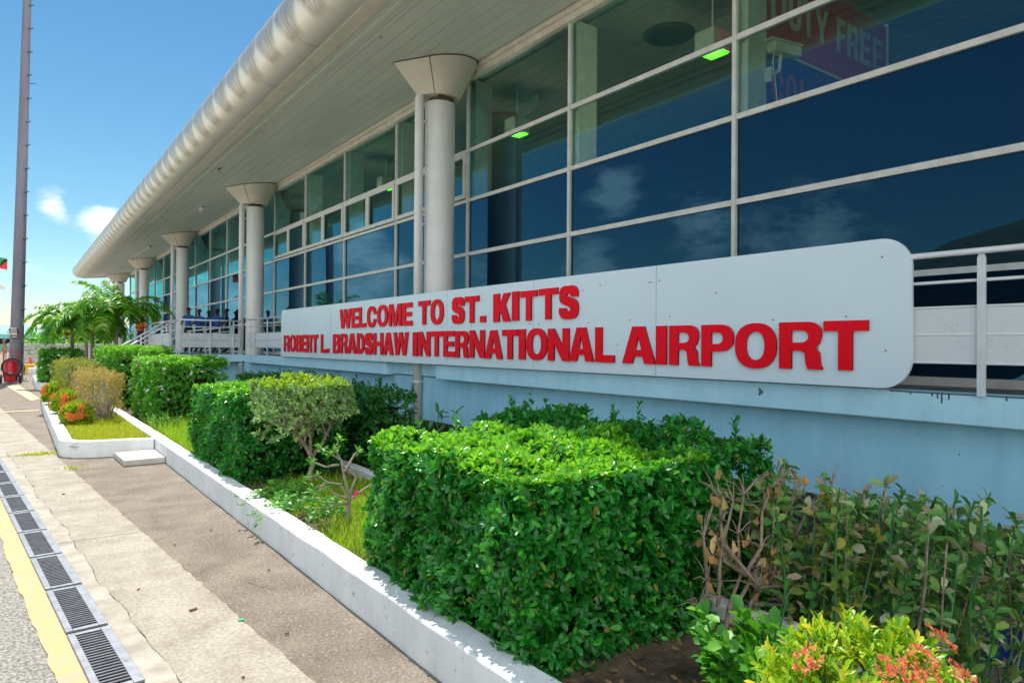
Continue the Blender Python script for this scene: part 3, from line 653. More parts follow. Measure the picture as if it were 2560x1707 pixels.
b = MB(); b.add([(4.2, YN, SZ(4.2)+.03), (7.0, YN, SZ(7.0)+.03), (7.0, 60.3, SZ(7.0)+.03), (4.2, 60.3, SZ(4.2)+.03)], [(0, 3, 2, 1)]); b.build('soffit_backing', flat('soffit_gap', (.03, .028, .024), .9), ROOT)
# rust bites where boards have failed
rustm = noise_mat('rust', (.04, .02, .01), (.20, .10, .04), scale=20)
for (x, y, s) in [(4.62, 20.4, .16), (4.75, 20.9, .09), (4.55, 28.1, .10), (4.62, 29.7, .13), (4.72, 10.1, .05)]:
    b = MB(); vs = []
    for k in range(9):
        an = k*.698; q = s*random.uniform(.35, 1.0); xx = x+.45*q*math.cos(an); yy = y+1.5*q*math.sin(an); vs.append((xx, yy, SZ(xx)-.004))
    b.add(vs, [tuple(range(9))]); b.build('rust_patch', rustm, ROOT)
    for k in range(0):
        xx = x+random.uniform(-s, s)*.6; yy = y+random.uniform(-s, s)*1.6; q = s*random.uniform(.1, .28)
        b.obox((xx, yy, SZ(xx)-.004), [(1, .4, .15), (-.4, 1, 0), (0, 0, 1)], (q*.5, q, .003))
# trim strip and rolled edge
b = MB()
pr = [(4.21, SZ(4.21)-.01), (4.27, SZ(4.27)-.008), (4.27, 6.66), (4.00, 6.62), (3.95, 6.555), (4.0, 6.548)]
b.add([(x, YN, z) for x, z in pr]+[(x, 60.4, z) for x, z in pr], [tuple(range(6)), tuple(reversed(range(6, 12)))]+[(i, i+6, (i+1) % 6+6, (i+1) % 6) for i in range(6)])
b.build('edge_trim', MT['trim'], ROOT)
CXt, CZt, RT = 3.86, 7.01, .47
b = MB(); ys_ = list(np.arange(YN, 60.3, .53))+[60.3]; n = 56; base = len(b.v)
prof = []
for y in ys_: prof.append((y, RT))
for a in np.linspace(0, math.pi/2, 8)[1:]: prof.append((60.3+RT*.9*math.sin(a), RT*max(math.cos(a), .02)))
for y, r in prof:
    for j in range(n):
        a = 2*math.pi*j/n; b.v.append((CXt+r*math.cos(a), y, CZt+r*math.sin(a)))
for i in range(len(prof)-1):
    for j in range(n):
        b.f.append((base+i*n+j, base+(i+1)*n+j, base+(i+1)*n+(j+1) % n, base+i*n+(j+1) % n)); b.mi.append(0)
b.build('rolled_edge', MT['tube'], ROOT, smooth=True)
seamm = flat('seam_metal', (.50, .47, .42), .35, metal=.4)
for y in np.arange(.27, 60, 2.12):
    b = MB()
    for (ra, wd) in ((RT+.004, .012),):
        vs = []; n = 56
        for dy in (-wd, wd):
            for j in range(n): a = 2*math.pi*j/n; vs.append((CXt+ra*math.cos(a), y+dy, CZt+ra*math.sin(a)))
        b.add(vs, [(j, j+n, (j+1) % n+n, (j+1) % n) for j in range(n)])
    b.build('sheet_seam', seamm, ROOT, smooth=True)
rvm = flat('rivet', (.5, .45, .38))
for y in np.arange(7.2, 18, .36):
    b = MB(); b.lathe((4.08, y, 6.556), [(.008, -.006), (.012, -.002), (.012, .004)], 6); b.build('rivet', rvm, ROOT)
# roof
b = MB(); rp = [(3.9, 7.46), (5.5, 7.9), (9, 8.6), (14, 9.1), (22, 9.3), (22, 7.1), (7.13, 7.02), (6.99, 7.01), (6.94, 7.0), (4.3, 6.68)]
b.add([(x, YN, z) for x, z in rp]+[(x, 60.3, z) for x, z in rp], [tuple(range(10)), tuple(reversed(range(10, 20)))]+[(i, i+10, (i+1) % 10+10, (i+1) % 10) for i in range(10)])
b.build('roof', flat('roof_sheet', (.55, .55, .53), .5), ROOT)
b = MB()
b.add([(4.0, 60.32, 6.50), (7.0, 60.32, 6.80), (7.0, 60.75, 6.95), (4.0, 60.72, 6.60), (4.0, 60.32, 6.9), (7.0, 60.32, 7.1), (7.0, 60.75, 7.1), (4.0, 60.72, 6.9)], [(0, 1, 2, 3), (4, 7, 6, 5), (0, 4, 5, 1), (1, 5, 6, 2), (2, 6, 7, 3), (3, 7, 4, 0)])
b.box(7.0, 14, 60.32, 60.7, 6.8, 7.1)
b.build('end_fascia', MT['trim'], ROOT)

# columns with flared capitals and downpipes
COLY = [-1.03, 11.1, 23.22, 35.33, 47.3, 59.0]
def teardrop(r, tip, n=40):
    """circle drawn out to a point toward -x; returns xy offsets"""
    pts = []
    ta = math.acos(min(1, r/tip))
    for k in range(n):
        a = math.pi+ta + (2*math.pi-2*ta)*k/(n-1)
        pts.append((r*math.cos(a), r*math.sin(a)))
    for k in range(1, 8): 
        t_ = k/8; pts.append((pts[n-1][0]+(-tip-pts[n-1][0])*t_, pts[n-1][1]+(0-pts[n-1][1])*t_))
    pts.append((-tip, 0))
    for k in range(1, 8):
        t_ = k/8; pts.append((-tip+(pts[0][0]+tip)*t_, pts[0][1]*t_))
    return pts
def make_column(y):
    c = MB(); c.lathe((6.38, y, 1.34), [(.28, 0), (.28, 4.82), (.272, 4.845)], 40); co = c.build('column', MT['col'], ROOT, smooth=True)
    co.modifiers.new('e', 'EDGE_SPLIT').split_angle = R(40)
    k = MB(); k.lathe((6.38, y, 6.18), [(.21, 0), (.21, .12)], 24); k.box(6.2, 6.5, y-.27, y-.16, 6.20, 6.29); k.build('column_neck', flat('dark_neck', (.10, .07, .045), .8), co)
    top = teardrop(.70, .97); bot = teardrop(.36, .50); n = len(top); q = MB(); vs = []
    for i in range(5):
        t_ = i/4
        for (tx, ty), (bx, by) in zip(top, bot):
            X_ = 6.38+bx+(tx-bx)*t_; Y_ = y+by+(ty-by)*t_; vs.append((X_, Y_, 6.27+(SZ(6.38+tx)-.012-6.27)*t_))
    q.add(vs, [(i*n+j, i*n+(j+1) % n, (i+1)*n+(j+1) % n, (i+1)*n+j) for i in range(4) for j in range(n)]+[tuple(reversed(range(n)))])
    q.build('capital', MT['cap'], co)
    s = MB(); a_ = math.pi+math.acos(.72)+.0
    for (r1, r2) in ((.36, .70),):
        p0 = Vector((6.38+(r1+.004)*math.cos(a_), y+(r1+.004)*math.sin(a_), 6.275)); p1 = Vector((6.38+(r2+.004)*math.cos(a_), y+(r2+.004)*math.sin(a_), SZ(6.38+r2*math.cos(a_))-.02))
        s.tube([p0, p1], .006, 5)
    ed = [(6.38+x*1.004, y+yy*1.004, SZ(6.38+x)-.016) for x, yy in top]; s.tube(ed+[ed[0]], .007, 5, cap=False)
    s.build('capital_joint', flat('dark_joint', (.07, .055, .04), .9), co)
    p = MB(); px = 5.955
    p.tube([(px, y+.02, .2), (px, y+.02, 6.22), (px+.05, y+.02, 6.32)], .083, 20); pp = p.build('downpipe', MT['col'], co, smooth=True)
    for z in (1.02, 2.3, 3.9, 5.78):
        r = MB(); r.lathe((px, y+.02, z), [(.088, 0), (.088, .03)], 20); r.box(px+.07, px+.2, y-.03, y+.03, z+.001, z+.029); r.build('pipe_collar', MT['col'], co)
for y in COLY: make_column(y)

# glazing: one window per bay
MUL = [2.1, 5.13, 8.2, 11.2, 14.28, 17.33, 20.37, 23.4, 26.6, 29.85, 32.9, 35.9, 38.9, 41.9, 44.9, 47.9, 50.9, 53.9, 56.7, 59.4]
MUL = [-12, -7.0, -3.95, -.93] + MUL
TR = [(2.455, 2.395), (3.494, 3.425), (4.53, 4.465), (5.50, 5.43)]
for a, c in zip(MUL[:-1], MUL[1:]):
    f = MB()
    f.box(7.045, 7.125, a-.028, a+.028, 1.43, 6.80)
    for zt, zb in TR: f.box(7.055, 7.12, a+.028, c-.028, zb, zt)
    aw = 11.0 < a < 21
    if aw:
        m_ = (a+c)/2; f.m = 0
        for ya, yb in ((a+.04, m_-.004), (m_+.004, c-.04)):
            z0, z1, w = 4.55, 5.425, .085
            f.box(7.02, 7.054, ya, ya+w, z0, z1); f.box(7.02, 7.054, yb-w, yb, z0, z1); f.box(7.02, 7.054, ya+w, yb-w, z0, z0+w); f.box(7.02, 7.054, ya+w, yb-w, z1-w, z1)
    w = f.build('window', MT['alu'], ROOT)
    if aw:
        h = MB()
        for q in (.25, .75):
            for dz in (0,): h.box(7.012, 7.02, a+(c-a)*q-.2, a+(c-a)*q-.17, 4.545, 4.565); h.box(7.012, 7.02, a+(c-a)*q+.17, a+(c-a)*q+.2, 4.545, 4.565)
        h.build('latch', flat('latch', (.25, .2, .12)), w)
    p = MB(); p.add([(7.09, a+.02, 4.5), (7.09, c-.02, 4.5), (7.09, c-.02, 6.84), (7.09, a+.02, 6.84)], [(0, 3, 2, 1)]); p.build('pane', MT['glass_up'], w)
    p = MB(); p.add([(7.09, a+.02, 1.40), (7.09, c-.02, 1.40), (7.09, c-.02, 4.498), (7.09, a+.02, 4.498)], [(0, 3, 2, 1)]); p.build('pane', MT['glass_lo'], w)
# glazed end wall
f = MB(); f.box(7.04, 7.13, 59.37, 59.46, 1.36, 6.8)
for x in (8.6, 10.2, 11.8): f.box(x-.03, x+.03, 59.38, 59.44, 1.36, 6.8)
for zt, zb in TR: f.box(7.13, 14, 59.39, 59.43, zb, zt)
w = f.build('end_window', MT['alu'], ROOT)
p = MB(); p.add([(7.13, 59.41, 1.4), (14, 59.41, 1.4), (14, 59.41, 6.8), (7.13, 59.41, 6.8)], [(0, 1, 2, 3)]); p.build('pane', MT['glass_up'], w)
# door beside the second column
f = MB()
for (ya, yb, za, zb) in ((25.62, 25.70, 1.36, 3.42), (26.55, 26.62, 1.36, 3.42), (25.70, 26.55, 3.34, 3.42), (25.70, 26.55, 1.36, 1.52), (25.70, 26.55, 2.25, 2.33)):
    f.box(6.99, 7.043, ya, yb, za, zb)
d = f.build('door', MT['alu'], ROOT)
h = MB(); h.tube([(6.95, 26.45, 2.2), (6.95, 26.45, 2.6)], .012, 6); h.build('handle', MT['black'], d)
# interior
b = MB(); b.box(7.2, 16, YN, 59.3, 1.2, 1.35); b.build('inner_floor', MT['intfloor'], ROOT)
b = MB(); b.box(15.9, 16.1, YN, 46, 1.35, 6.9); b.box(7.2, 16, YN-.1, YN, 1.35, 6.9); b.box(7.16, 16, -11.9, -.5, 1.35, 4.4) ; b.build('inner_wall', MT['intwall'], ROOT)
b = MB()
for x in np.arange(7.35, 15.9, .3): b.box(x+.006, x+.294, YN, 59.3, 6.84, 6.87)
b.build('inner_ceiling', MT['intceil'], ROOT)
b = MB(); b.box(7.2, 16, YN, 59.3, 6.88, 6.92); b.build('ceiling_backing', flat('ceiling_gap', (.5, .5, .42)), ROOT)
for m_ in MUL[3:-1]:
    b = MB(); b.box(7.17, 7.56, m_-.09, m_+.09, 1.36, 6.84); b.box(7.16, 7.40, m_-.12, m_-.09, 1.36, 6.7); b.build('inner_pier', MT['int'], ROOT)

# lights under the soffit
def soffit_lamp(x, y, lab, grp='bulkhead lamps under the canopy'):
    z = SZ(x); t = thing('bulkhead_lamp', (x, y, z), lab, 'lamp', grp)
    a = MB(); a.box(x-.07, x+.07, y-.26, y+.26, z-.07, z-.012); a.build('housing', flat('lamp_housing', (.5, .48, .42)), t, bevel=.01)
    c = MB(); c.box(x-.055, x+.055, y-.23, y+.23, z-.115, z-.071); c.build('diffuser', flat('lamp_diffuser', (.75, .78, .68), .25), t, bevel=.02)
soffit_lamp(5.58, 27.4, 'rectangular white bulkhead lamp under the canopy between the second and third columns')
soffit_lamp(5.66, 40.3, 'white bulkhead lamp with a conduit running away from it, beyond the third column')
soffit_lamp(5.71, 53.0, 'small white bulkhead lamp under the canopy near its far end')
z = SZ(5.6); t = thing('conduit', (5.6, 43, z), 'thin pale conduit with a junction box under the far canopy', 'conduit')
b = MB(); b.tube([(5.66, 40.6, z-.04), (5.62, 43, z-.04), (5.60, 46.3, z-.04)], .022, 6); b.build('pipe', MT['trim'], t)
b = MB(); b.lathe((5.6, 46.5, z-.11), [(.10, 0), (.12, .05), (.10, .1)], 14); b.build('junction_box', MT['trim'], t)

# inside: lit lamp boxes, ceiling diffuser, camera, banner
def int_lamp(x, y, lab):
    t = thing('hanging_lamp', (x, y, 6.0), lab, 'lamp', 'lit lamps behind the glass')
    a = MB(); a.box(x-.19, x+.19, y-.17, y+.17, 6.02, 6.30); a.box(x-.01, x+.01, y-.01, y+.01, 6.3, 6.84); a.build('housing', MT['int'], t)
    m = flat('green_lit_lens', (.03, .3, .01)); bb = m.node_tree.nodes['Principled BSDF']; bb.inputs['Emission Color'].default_value = (.10, 1, .01, 1); bb.inputs['Emission Strength'].default_value = 1.0
    c = MB(); c.box(x-.17, x+.17, y-.15, y+.15, 5.995, 6.018); c.build('lens', m, t)
    pl = bpy.data.lights.new('lamp_light', 'POINT'); pl.energy = 12; pl.color = (.92, 1, .72); pl.shadow_soft_size = .15; po = bpy.data.objects.new('lamp_light', pl); COL.objects.link(po); po.parent = t; po.location = (0, 0, -.2)
int_lamp(8.24, 6.37, 'square green glowing lamp behind the glass, nearer the duty free banner')
int_lamp(8.24, 11.2, 'smaller green glowing lamp behind the glass beside the first column')
int_lamp(8.24, 2.0, 'added unseen green lamp lighting the inside, beyond the right edge of the banner')  # extra lamp added to brighten the interior piers
int_lamp(8.24, 23.6, 'added farthest green lamp lighting the inside behind the glass past the second column')  # another lamp added only for more light indoors
int_lamp(8.24, 17.3, 'faint green lamp behind the glass above the opening windows')
b = MB(); b.lathe((8.65, 7.56, 6.70), [(.05, 0), (.13, .05), (.15, .02), (.24, .07), (.26, .04), (.40, .10), (.42, .12), (.42, .139)], 32)
tag(b.build('ceiling_diffuser', flat('dark_diffuser', (.05, .05, .045), .5), smooth=True), 'round dark ceiling diffuser seen through the upper glass', 'vent')
t = thing('security_camera', (7.57, 5.0, 5.1), 'cream security camera on a bracket behind the glass before the duty free banner', 'camera')
b = MB(); b.obox((7.80, 4.93, 5.44), [(.95, -.1, .05), (.1, 1, 0), (-.05, 0, 1)], (.26, .065, .062)); b.obox((7.77, 4.93, 5.515), [(.95, -.1, .05), (.1, 1, 0), (-.05, 0, 1)], (.31, .08, .012)); b.build('camera_body', MT['int'], t, bevel=.01)
b = MB(); b.tube([(7.56, 5.0, 5.08), (7.72, 4.95, 5.16), (7.74, 4.94, 5.38)], .022, 8); b.box(7.54, 7.58, 4.95, 5.05, 5.0, 5.18); b.build('bracket', MT['int'], t)
b = MB(); b.tube([(7.6, 4.93, 5.42), (7.58, 4.95, 5.25), (7.66, 4.95, 4.9), (7.7, 4.95, 4.55)], .008, 5); b.build('cable', MT['int'], t)

# ================================================================== LETTERING
def rrect(x0, y0, x1, y1, rx, ry, p=2.3, n=10):
    pts = []
    for cx, cy, a0 in ((x1-rx, y0+ry, -90), (x1-rx, y1-ry, 0), (x0+rx, y1-ry, 90), (x0+rx, y0+ry, 180)):
        for k in range(n+1):
            a = R(a0+90*k/n); c, s = math.cos(a), math.sin(a)
            pts.append((cx+rx*math.copysign(abs(c)**(2/p), c), cy+ry*math.copysign(abs(s)**(2/p), s)))
    return pts
def ell(cx, cy, rx, ry, a0, a1, n=18, p=2.35):
    out = []
    for k in range(n+1):
        a = R(a0+(a1-a0)*k/n); c, s = math.cos(a), math.sin(a)
        out.append((cx+rx*math.copysign(abs(c)**(2/p), c), cy+ry*math.copysign(abs(s)**(2/p), s)))
    return out
def dbowl(x0, y0, x1, y1, r, n=10):
    """contour square on the left, round on the right"""
    r2 = min(r, (y1-y0)/2); pts = [(x0, y0), (x1-r, y0)]
    pts += ell(x1-r, y0+r2, r, r2, -90, 0, n)+ell(x1-r, y1-r2, r, r2, 0, 90, n)+[(x0, y1)]
    return pts
def glyph(ch, w, h, t=None, s=None):
    t = t or min(.36*w, .29*h); s = s or .21*h
    if ch == 'I': return [[(0, 0), (w, 0), (w, h), (0, h)]]
    if ch == '.': return [[(0, 0), (w, 0), (w, .23*h), (0, .23*h)]]
    if ch == 'L': return [[(0, 0), (w, 0), (w, s), (t, s), (t, h), (0, h)]]
    if ch == 'T': return [[(w/2-t/2, 0), (w/2+t/2, 0), (w/2+t/2, h-s), (w, h-s), (w, h), (0, h), (0, h-s), (w/2-t/2, h-s)]]
    if ch == 'E': return [[(0, 0), (w, 0), (w, s), (t, s), (t, h/2-s*.45), (w*.92, h/2-s*.45), (w*.92, h/2+s*.45), (t, h/2+s*.45), (t, h-s), (w*.97, h-s), (w*.97, h), (0, h)]]
    if ch == 'F': return [[(0, 0), (t, 0), (t, h/2-s*.5), (w*.9, h/2-s*.5), (w*.9, h/2+s*.4), (t, h/2+s*.4), (t, h-s), (w, h-s), (w, h), (0, h)]]
    if ch == 'H': return [[(0, 0), (t, 0), (t, h/2-s*.5), (w-t, h/2-s*.5), (w-t, 0), (w, 0), (w, h), (w-t, h), (w-t, h/2+s*.5), (t, h/2+s*.5), (t, h), (0, h)]]
    if ch == 'N': t = .30*w; return [[(0, 0), (t, 0), (t, h*.55), (w-t, 0), (w, 0), (w, h), (w-t, h), (w-t, h*.45), (t, h), (0, h)]]
    if ch == 'K': t = .36*w; return [[(0, 0), (t, 0), (t, h*.30), (t*1.25, h*.37), (w-t*1.12, 0), (w, 0), (w*.70, h*.58), (w*.98, h), (w*.62, h), (t, h*.55), (t, h), (0, h)]]
    if ch == 'A': a = .33*w; return [[(0, 0), (a*.97, 0), (a*1.12, h*.19), (w-a*1.12, h*.19), (w-a*.97, 0), (w, 0), (w*.68, h), (w*.32, h)], [(a*1.24, h*.37), (w/2, h*.76), (w-a*1.24, h*.37)]]
    if ch == 'M': t = .22*w; return [[(0, 0), (t, 0), (t, h*.66), (w*.5-t*.48, 0), (w*.5+t*.48, 0), (w-t, h*.66), (w-t, 0), (w, 0), (w, h), (w-t*1.35, h), (w*.5, h*.40), (t*1.35, h), (0, h)]]
    if ch == 'W': t = .21*w; return [[(w*.16, 0), (w*.16+t, 0), (w*.5, h*.58), (w*.84-t, 0), (w*.84, 0), (w, h), (w-t, h), (w*.74, h*.38), (w*.5+t*.5, h), (w*.5-t*.5, h), (w*.26, h*.38), (t, h), (0, h)]]
    if ch == 'Y': return [[(w/2-t/2, 0), (w/2+t/2, 0), (w/2+t/2, h*.38), (w, h), (w-t*1.05, h), (w/2, h*.62), (t*1.05, h), (0, h), (w/2-t/2, h*.38)]]
    if ch == 'U': return [[(0, h)]+[(x, y) for x, y in ell(w/2, h*.36, w/2, h*.36, 180, 360)]+[(w, h), (w-t, h)]+[(x, y) for x, y in ell(w/2, h*.36, w/2-t, h*.36-s*.9, 360, 180)]+[(t, h)]]
    if ch == 'D': return [dbowl(0, 0, w, h, w*.62), list(reversed(dbowl(t, s, w-t, h-s, (w-2*t)*.75)))]
    if ch == 'O': return [rrect(0, -.012*h, w, 1.012*h, w/2, h/2), list(reversed(rrect(t, s*.85, w-t, h-s*.85, w/2-t, h/2-s*.85)))]
    if ch == 'C':
        o = ell(w/2, h/2, w/2, h*.512, 38, 322, 30); i = ell(w/2, h/2, w/2-t, h*.5-s*.88, 322, 38, 30)
        return [o[:]+[(w-.00, h*.35), (w-t, h*.40)]+i+[(w-t, h*.60), (w, h*.65)]]
    if ch == 'P': return [[(0, 0), (t, 0), (t, h*.36)]+dbowl(t, h*.36, w, h, w*.45)[1:]+[(0, h)], list(reversed(dbowl(t, h*.36+s*.85, w-t, h-s*.9, w*.2)))]
    if ch == 'R': return [[(0, 0), (t, 0), (t, h*.39), (w*.5, h*.39), (w*.60, h*.34), (w*.63, h*.12), (w*.67, 0), (w, 0), (w, h*.05), (w*.96, h*.10), (w*.94, h*.34), (w*.84, h*.46), (w*.93, h*.54)]+ell(w*.62, h*.74, w*.36, h*.26, -20, 90, 12)+[(0, h)], list(reversed(dbowl(t, h*.39+s*.82, w*.98-t, h-s*.85, w*.2)))]
    if ch == 'B': return [[(0, 0), (w*.6, 0)]+ell(w*.6, h*.27, w*.4, h*.27, -90, 60, 12)+[(w*.84, h*.53)]+ell(w*.6, h*.75, w*.36, h*.25, -35, 90, 12)+[(0, h)],
                          list(reversed(dbowl(t, s*.85, w-t, h*.27+s*.75, w*.2))), list(reversed(dbowl(t, h*.5+s*.55, w*.96-t, h-s*.85, w*.2)))]
    if ch == 'S':
        c = [(.80, .66), (.79, .76), (.68, .865), (.5, .90), (.31, .865), (.205, .765), (.22, .655), (.34, .575), (.52, .515), (.68, .455), (.80, .365), (.805, .245), (.69, .14), (.5, .098), (.31, .135), (.195, .24), (.185, .335)]
        P = [Vector((x*w, y*h)) for x, y in c]; Lf, Rt = [], []; m = len(P)
        F_ = []
        for i in range(m-1):
            p0, p1, p2, p3 = P[max(i-1, 0)], P[i], P[i+1], P[min(i+2, m-1)]
            for k in range(3):
                u = k/3; F_.append(.5*((2*p1)+(p2-p0)*u+(2*p0-5*p1+4*p2-p3)*u*u+(3*p1-p0-3*p2+p3)*u**3))
        F_.append(P[-1]); m = len(F_)
        for i in range(m):
            d = (F_[min(i+1, m-1)]-F_[max(i-1, 0)]).normalized(); nrm = Vector((-d.y, d.x))
            th = abs(nrm.y)*s*.5+abs(nrm.x)*t*.5
            Lf.append(tuple(F_[i]+nrm*th)); Rt.append(tuple(F_[i]-nrm*th))
        return [Lf+list(reversed(Rt))]
    return [[(0, 0), (w, 0), (w, h), (0, h)]]
def letter_mesh(contours, depth):
    cu = bpy.data.curves.new('g', 'CURVE'); cu.dimensions = '2D'; cu.fill_mode = 'BOTH'; cu.extrude = depth/2
    for c in contours:
        sp = cu.splines.new('POLY'); sp.points.add(len(c)-1)
        for i, (x, y) in enumerate(c): sp.points[i].co = (x, y, 0, 1)
        sp.use_cyclic_u = True
    o = bpy.data.objects.new('g', cu); COL.objects.link(o)
    dg = bpy.context.evaluated_depsgraph_get(); me = bpy.data.meshes.new_from_object(o.evaluated_get(dg))
    bpy.data.objects.remove(o); bpy.data.curves.remove(cu)
    return me
def place_letter(ch, w, h, depth, Mx, mats, parent, name='letter', t=None, s=None):
    """Mx maps glyph space (x right, y up, z out) to world"""
    me = letter_mesh(glyph(ch, w, h, t, s), depth)
    off = Vector((0, 0, 0)); q = parent
    while q is not None: off += q.location; q = q.parent
    me.transform(Matrix.Translation(-off) @ Mx)
    for m in mats: me.materials.append(m)
    if len(mats) > 1:
        zax = (Mx.to_3x3() @ Vector((0, 0, 1))).normalized()
        for p in me.polygons: p.material_index = 0 if abs(p.normal.dot(zax)) > .7 else 1
    o = bpy.data.objects.new(name, me); COL.objects.link(o); o.parent = parent
    return o
FACE = Matrix(((0, 0, -1, 0), (-1, 0, 0, 0), (0, 1, 0, 0), (0, 0, 0, 1)))     # glyph x -> -Y, y -> Z, z -> -X
SG = thing('welcome_sign', (5.76, 10.5, 1.37), 'long white sign board with raised red letters welcoming to the airport', 'sign')
XS = 5.765
pts = []
ya, yb, za, zb = 2.52, 18.42, 1.372, 2.60
for cy, cz, a0, r in ((yb-.10, za+.10, 180, .10), (ya+.24, za+.24, 270, .24), (ya+.24, zb-.24, 0, .24), (yb-.06, zb-.06, 90, .06)):
    for k in range(10):
        a = R(a0+90*k/9); pts.append((cy-r*math.cos(a), cz+r*math.sin(a)))
n = len(pts); b = MB()
b.add([(XS, y, z) for y, z in pts]+[(XS+.03, y, z) for y, z in pts], [tuple(range(n)), tuple(reversed(range(n, 2*n)))]+[(i, n+i, n+(i+1) % n, (i+1) % n) for i in range(n)])
b.build('board', MT['board'], SG)
b = MB()
for y in (17.08, 14.9, 12.3, 9.75, 7.42, 5.2): b.box(XS-.0012, XS-.0002, y-.003, y+.003, 1.38, 2.595)
b.build('board_joint', flat('joint_grey', (.30, .33, .36)), SG)
b = MB()
for (y, z) in [(2.75, 2.45), (3.05, 1.97), (2.72, 1.68), (5.15, 2.43), (4.4, 2.25), (3.75, 1.96), (5.3, 2.42), (5.0, 2.03), (6.4, 2.4), (6.3, 1.99), (7.5, 2.0), (7.3, 2.0), (5.8, 1.72), (5.6, 2.0), (9.0, 2.0), (9.9, 2.0), (9.6, 1.99), (11.2, 2.0), (7.35, 2.44), (5.27, 2.42), (3.3, 1.70), (6.1, 2.44), (16.9, 2.02), (13.2, 2.0)]:
    b.lathe((XS-.003, y, z), [(.001, -.008), (.010, 0), (.001, .008)], 8, cap=False)
b.build('screw', flat('screw', (.12, .14, .15)), SG)
L1 = [('W', 14.32, 13.69), ('E', 13.66, 13.31), ('L', 13.28, 12.93), ('C', 12.88, 12.44), ('O', 12.40, 11.93), ('M', 11.88, 11.37), ('E', 11.32, 10.94), ('T', 10.71, 10.29), ('O', 10.27, 9.84), ('S', 9.57, 9.18), ('T', 9.17, 8.76), ('.', 8.73, 8.58), ('K', 8.37, 7.94), ('I', 7.9, 7.74), ('T', 7.70, 7.32), ('T', 7.28, 6.88), ('S', 6.86, 6.47)]
L2 = [('R', 18.15, 17.70), ('O', 17.67, 17.22), ('B', 17.19, 16.82), ('E', 16.78, 16.44), ('R', 16.41, 16.04), ('T', 16.02, 15.64), ('L', 15.45, 15.11), ('.', 15.06, 14.93), ('B', 14.70, 14.30), ('R', 14.27, 13.88), ('A', 13.87, 13.41), ('D', 13.38, 13.0), ('S', 12.98, 12.60), ('H', 12.57, 12.13), ('A', 12.12, 11.69), ('W', 11.68, 11.08), ('I', 10.91, 10.74), ('N', 10.69, 10.28), ('T', 10.26, 9.86), ('E', 9.83, 9.47), ('R', 9.45, 9.05), ('N', 9.02, 8.60), ('A', 8.59, 8.13), ('T', 8.14, 7.75), ('I', 7.73, 7.58), ('O', 7.55, 7.10), ('N', 7.08, 6.65), ('A', 6.65, 6.19), ('L', 6.16, 5.83),
      ('A', 5.70, 5.19), ('I', 5.18, 5.03), ('R', 4.99, 4.59), ('P', 4.56, 4.17), ('O', 4.15, 3.70), ('R', 3.67, 3.25), ('T', 3.24, 2.85)]
for lst, zz, hh in ((L1, 2.05, .415), (L2, 1.505, .425)):
    for i, (c, y0_, y1_) in enumerate(lst):
        dz = random.uniform(-.004, .004)
        o = place_letter(c, y0_-y1_, hh, .024, Matrix.Translation((XS-.0155, y0_, zz+dz)) @ FACE, [MT['red'], MT['redside']], SG)
# hanging banner inside
BN = thing('hanging_banner', (9.4, 5.27, 4.6), 'large maroon and blue banner reading duty free behind the upper glass', 'banner')
b = MB(); b.add([(7.9, 5.27, 5.62), (11.15, 5.27, 5.62), (11.15, 5.27, 6.80), (7.9, 5.27, 6.80), (11.15, 5.30, 5.62), (7.9, 5.30, 5.62), (7.9, 5.30, 6.80), (11.15, 5.30, 6.80)], [(0, 1, 2, 3), (4, 5, 6, 7), (0, 3, 6, 5), (1, 4, 7, 2), (3, 2, 7, 6)])
m = flat('banner_maroon', (.70, .05, .04)); bb = m.node_tree.nodes['Principled BSDF']; b.build('upper_panel', m, BN)
b = MB(); b.box(7.9, 11.15, 5.27, 5.30, 4.5, 5.615); b.build('lower_panel', noise_mat('banner_blue', (.05, .05, .55), (.25, .06, .55), scale=1.5), BN)
b = MB(); b.box(7.86, 7.9, 5.25, 5.33, 4.4, 6.85); b.box(11.15, 11.2, 5.25, 5.33, 4.4, 6.85); b.box(7.86, 12, 5.235, 5.26, 5.60, 5.64); b.build('frame', MT['int'], BN)
FB = Matrix(((1, 0, 0, 0), (0, 0, -1, 0), (0, 1, 0, 0), (0, 0, 0, 1)))
wl = flat('banner_white', (.75, .77, .70)); pk = flat('banner_pink', (.75, .12, .45)); gd = flat('banner_gold', (.5, .2, .05))
for c, xa, xb in (('D', 8.02, 8.36), ('U', 8.43, 8.72), ('T', 8.76, 9.06), ('Y', 9.07, 9.42), ('F', 9.66, 9.90), ('R', 9.96, 10.27), ('E', 10.34, 10.62), ('E', 10.73, 11.02)):
    place_letter(c, xb-xa, .50, .01, Matrix.Translation((xa, 5.262, 6.02)) @ FB, [wl], BN, t=.085, s=.09)
for c, xa, xb in (('C', 8.04, 8.30), ('O', 8.36, 8.62), ('L', 8.70, 8.92)):
    place_letter(c, xb-xa, .46, .01, Matrix.Translation((xa, 5.262, 4.93)) @ FB, [pk], BN, t=.07, s=.08)
def small_text(txt, size, M_, mat, parent, name='lettering', off=0.0):
    cu = bpy.data.curves.new('t', 'FONT'); cu.body = txt; cu.size = size; cu.extrude = .0012; cu.align_x = 'CENTER'; cu.align_y = 'CENTER'; cu.offset = off; cu.space_line = .85
    o = bpy.data.objects.new('t', cu); COL.objects.link(o); dg = bpy.context.evaluated_depsgraph_get()
    me = bpy.data.meshes.new_from_object(o.evaluated_get(dg)); bpy.data.objects.remove(o)
    p = Vector((0, 0, 0)); q = parent
    while q is not None: p += q.location; q = q.parent
    me.transform(Matrix.Translation(-p) @ M_); me.materials.clear(); me.materials.append(mat)
    o = bpy.data.objects.new(name, me); COL.objects.link(o); o.parent = parent; return o
small_text('Habanos', .22, Matrix.Translation((8.55, 5.266, 5.80)) @ FB, gd, BN)
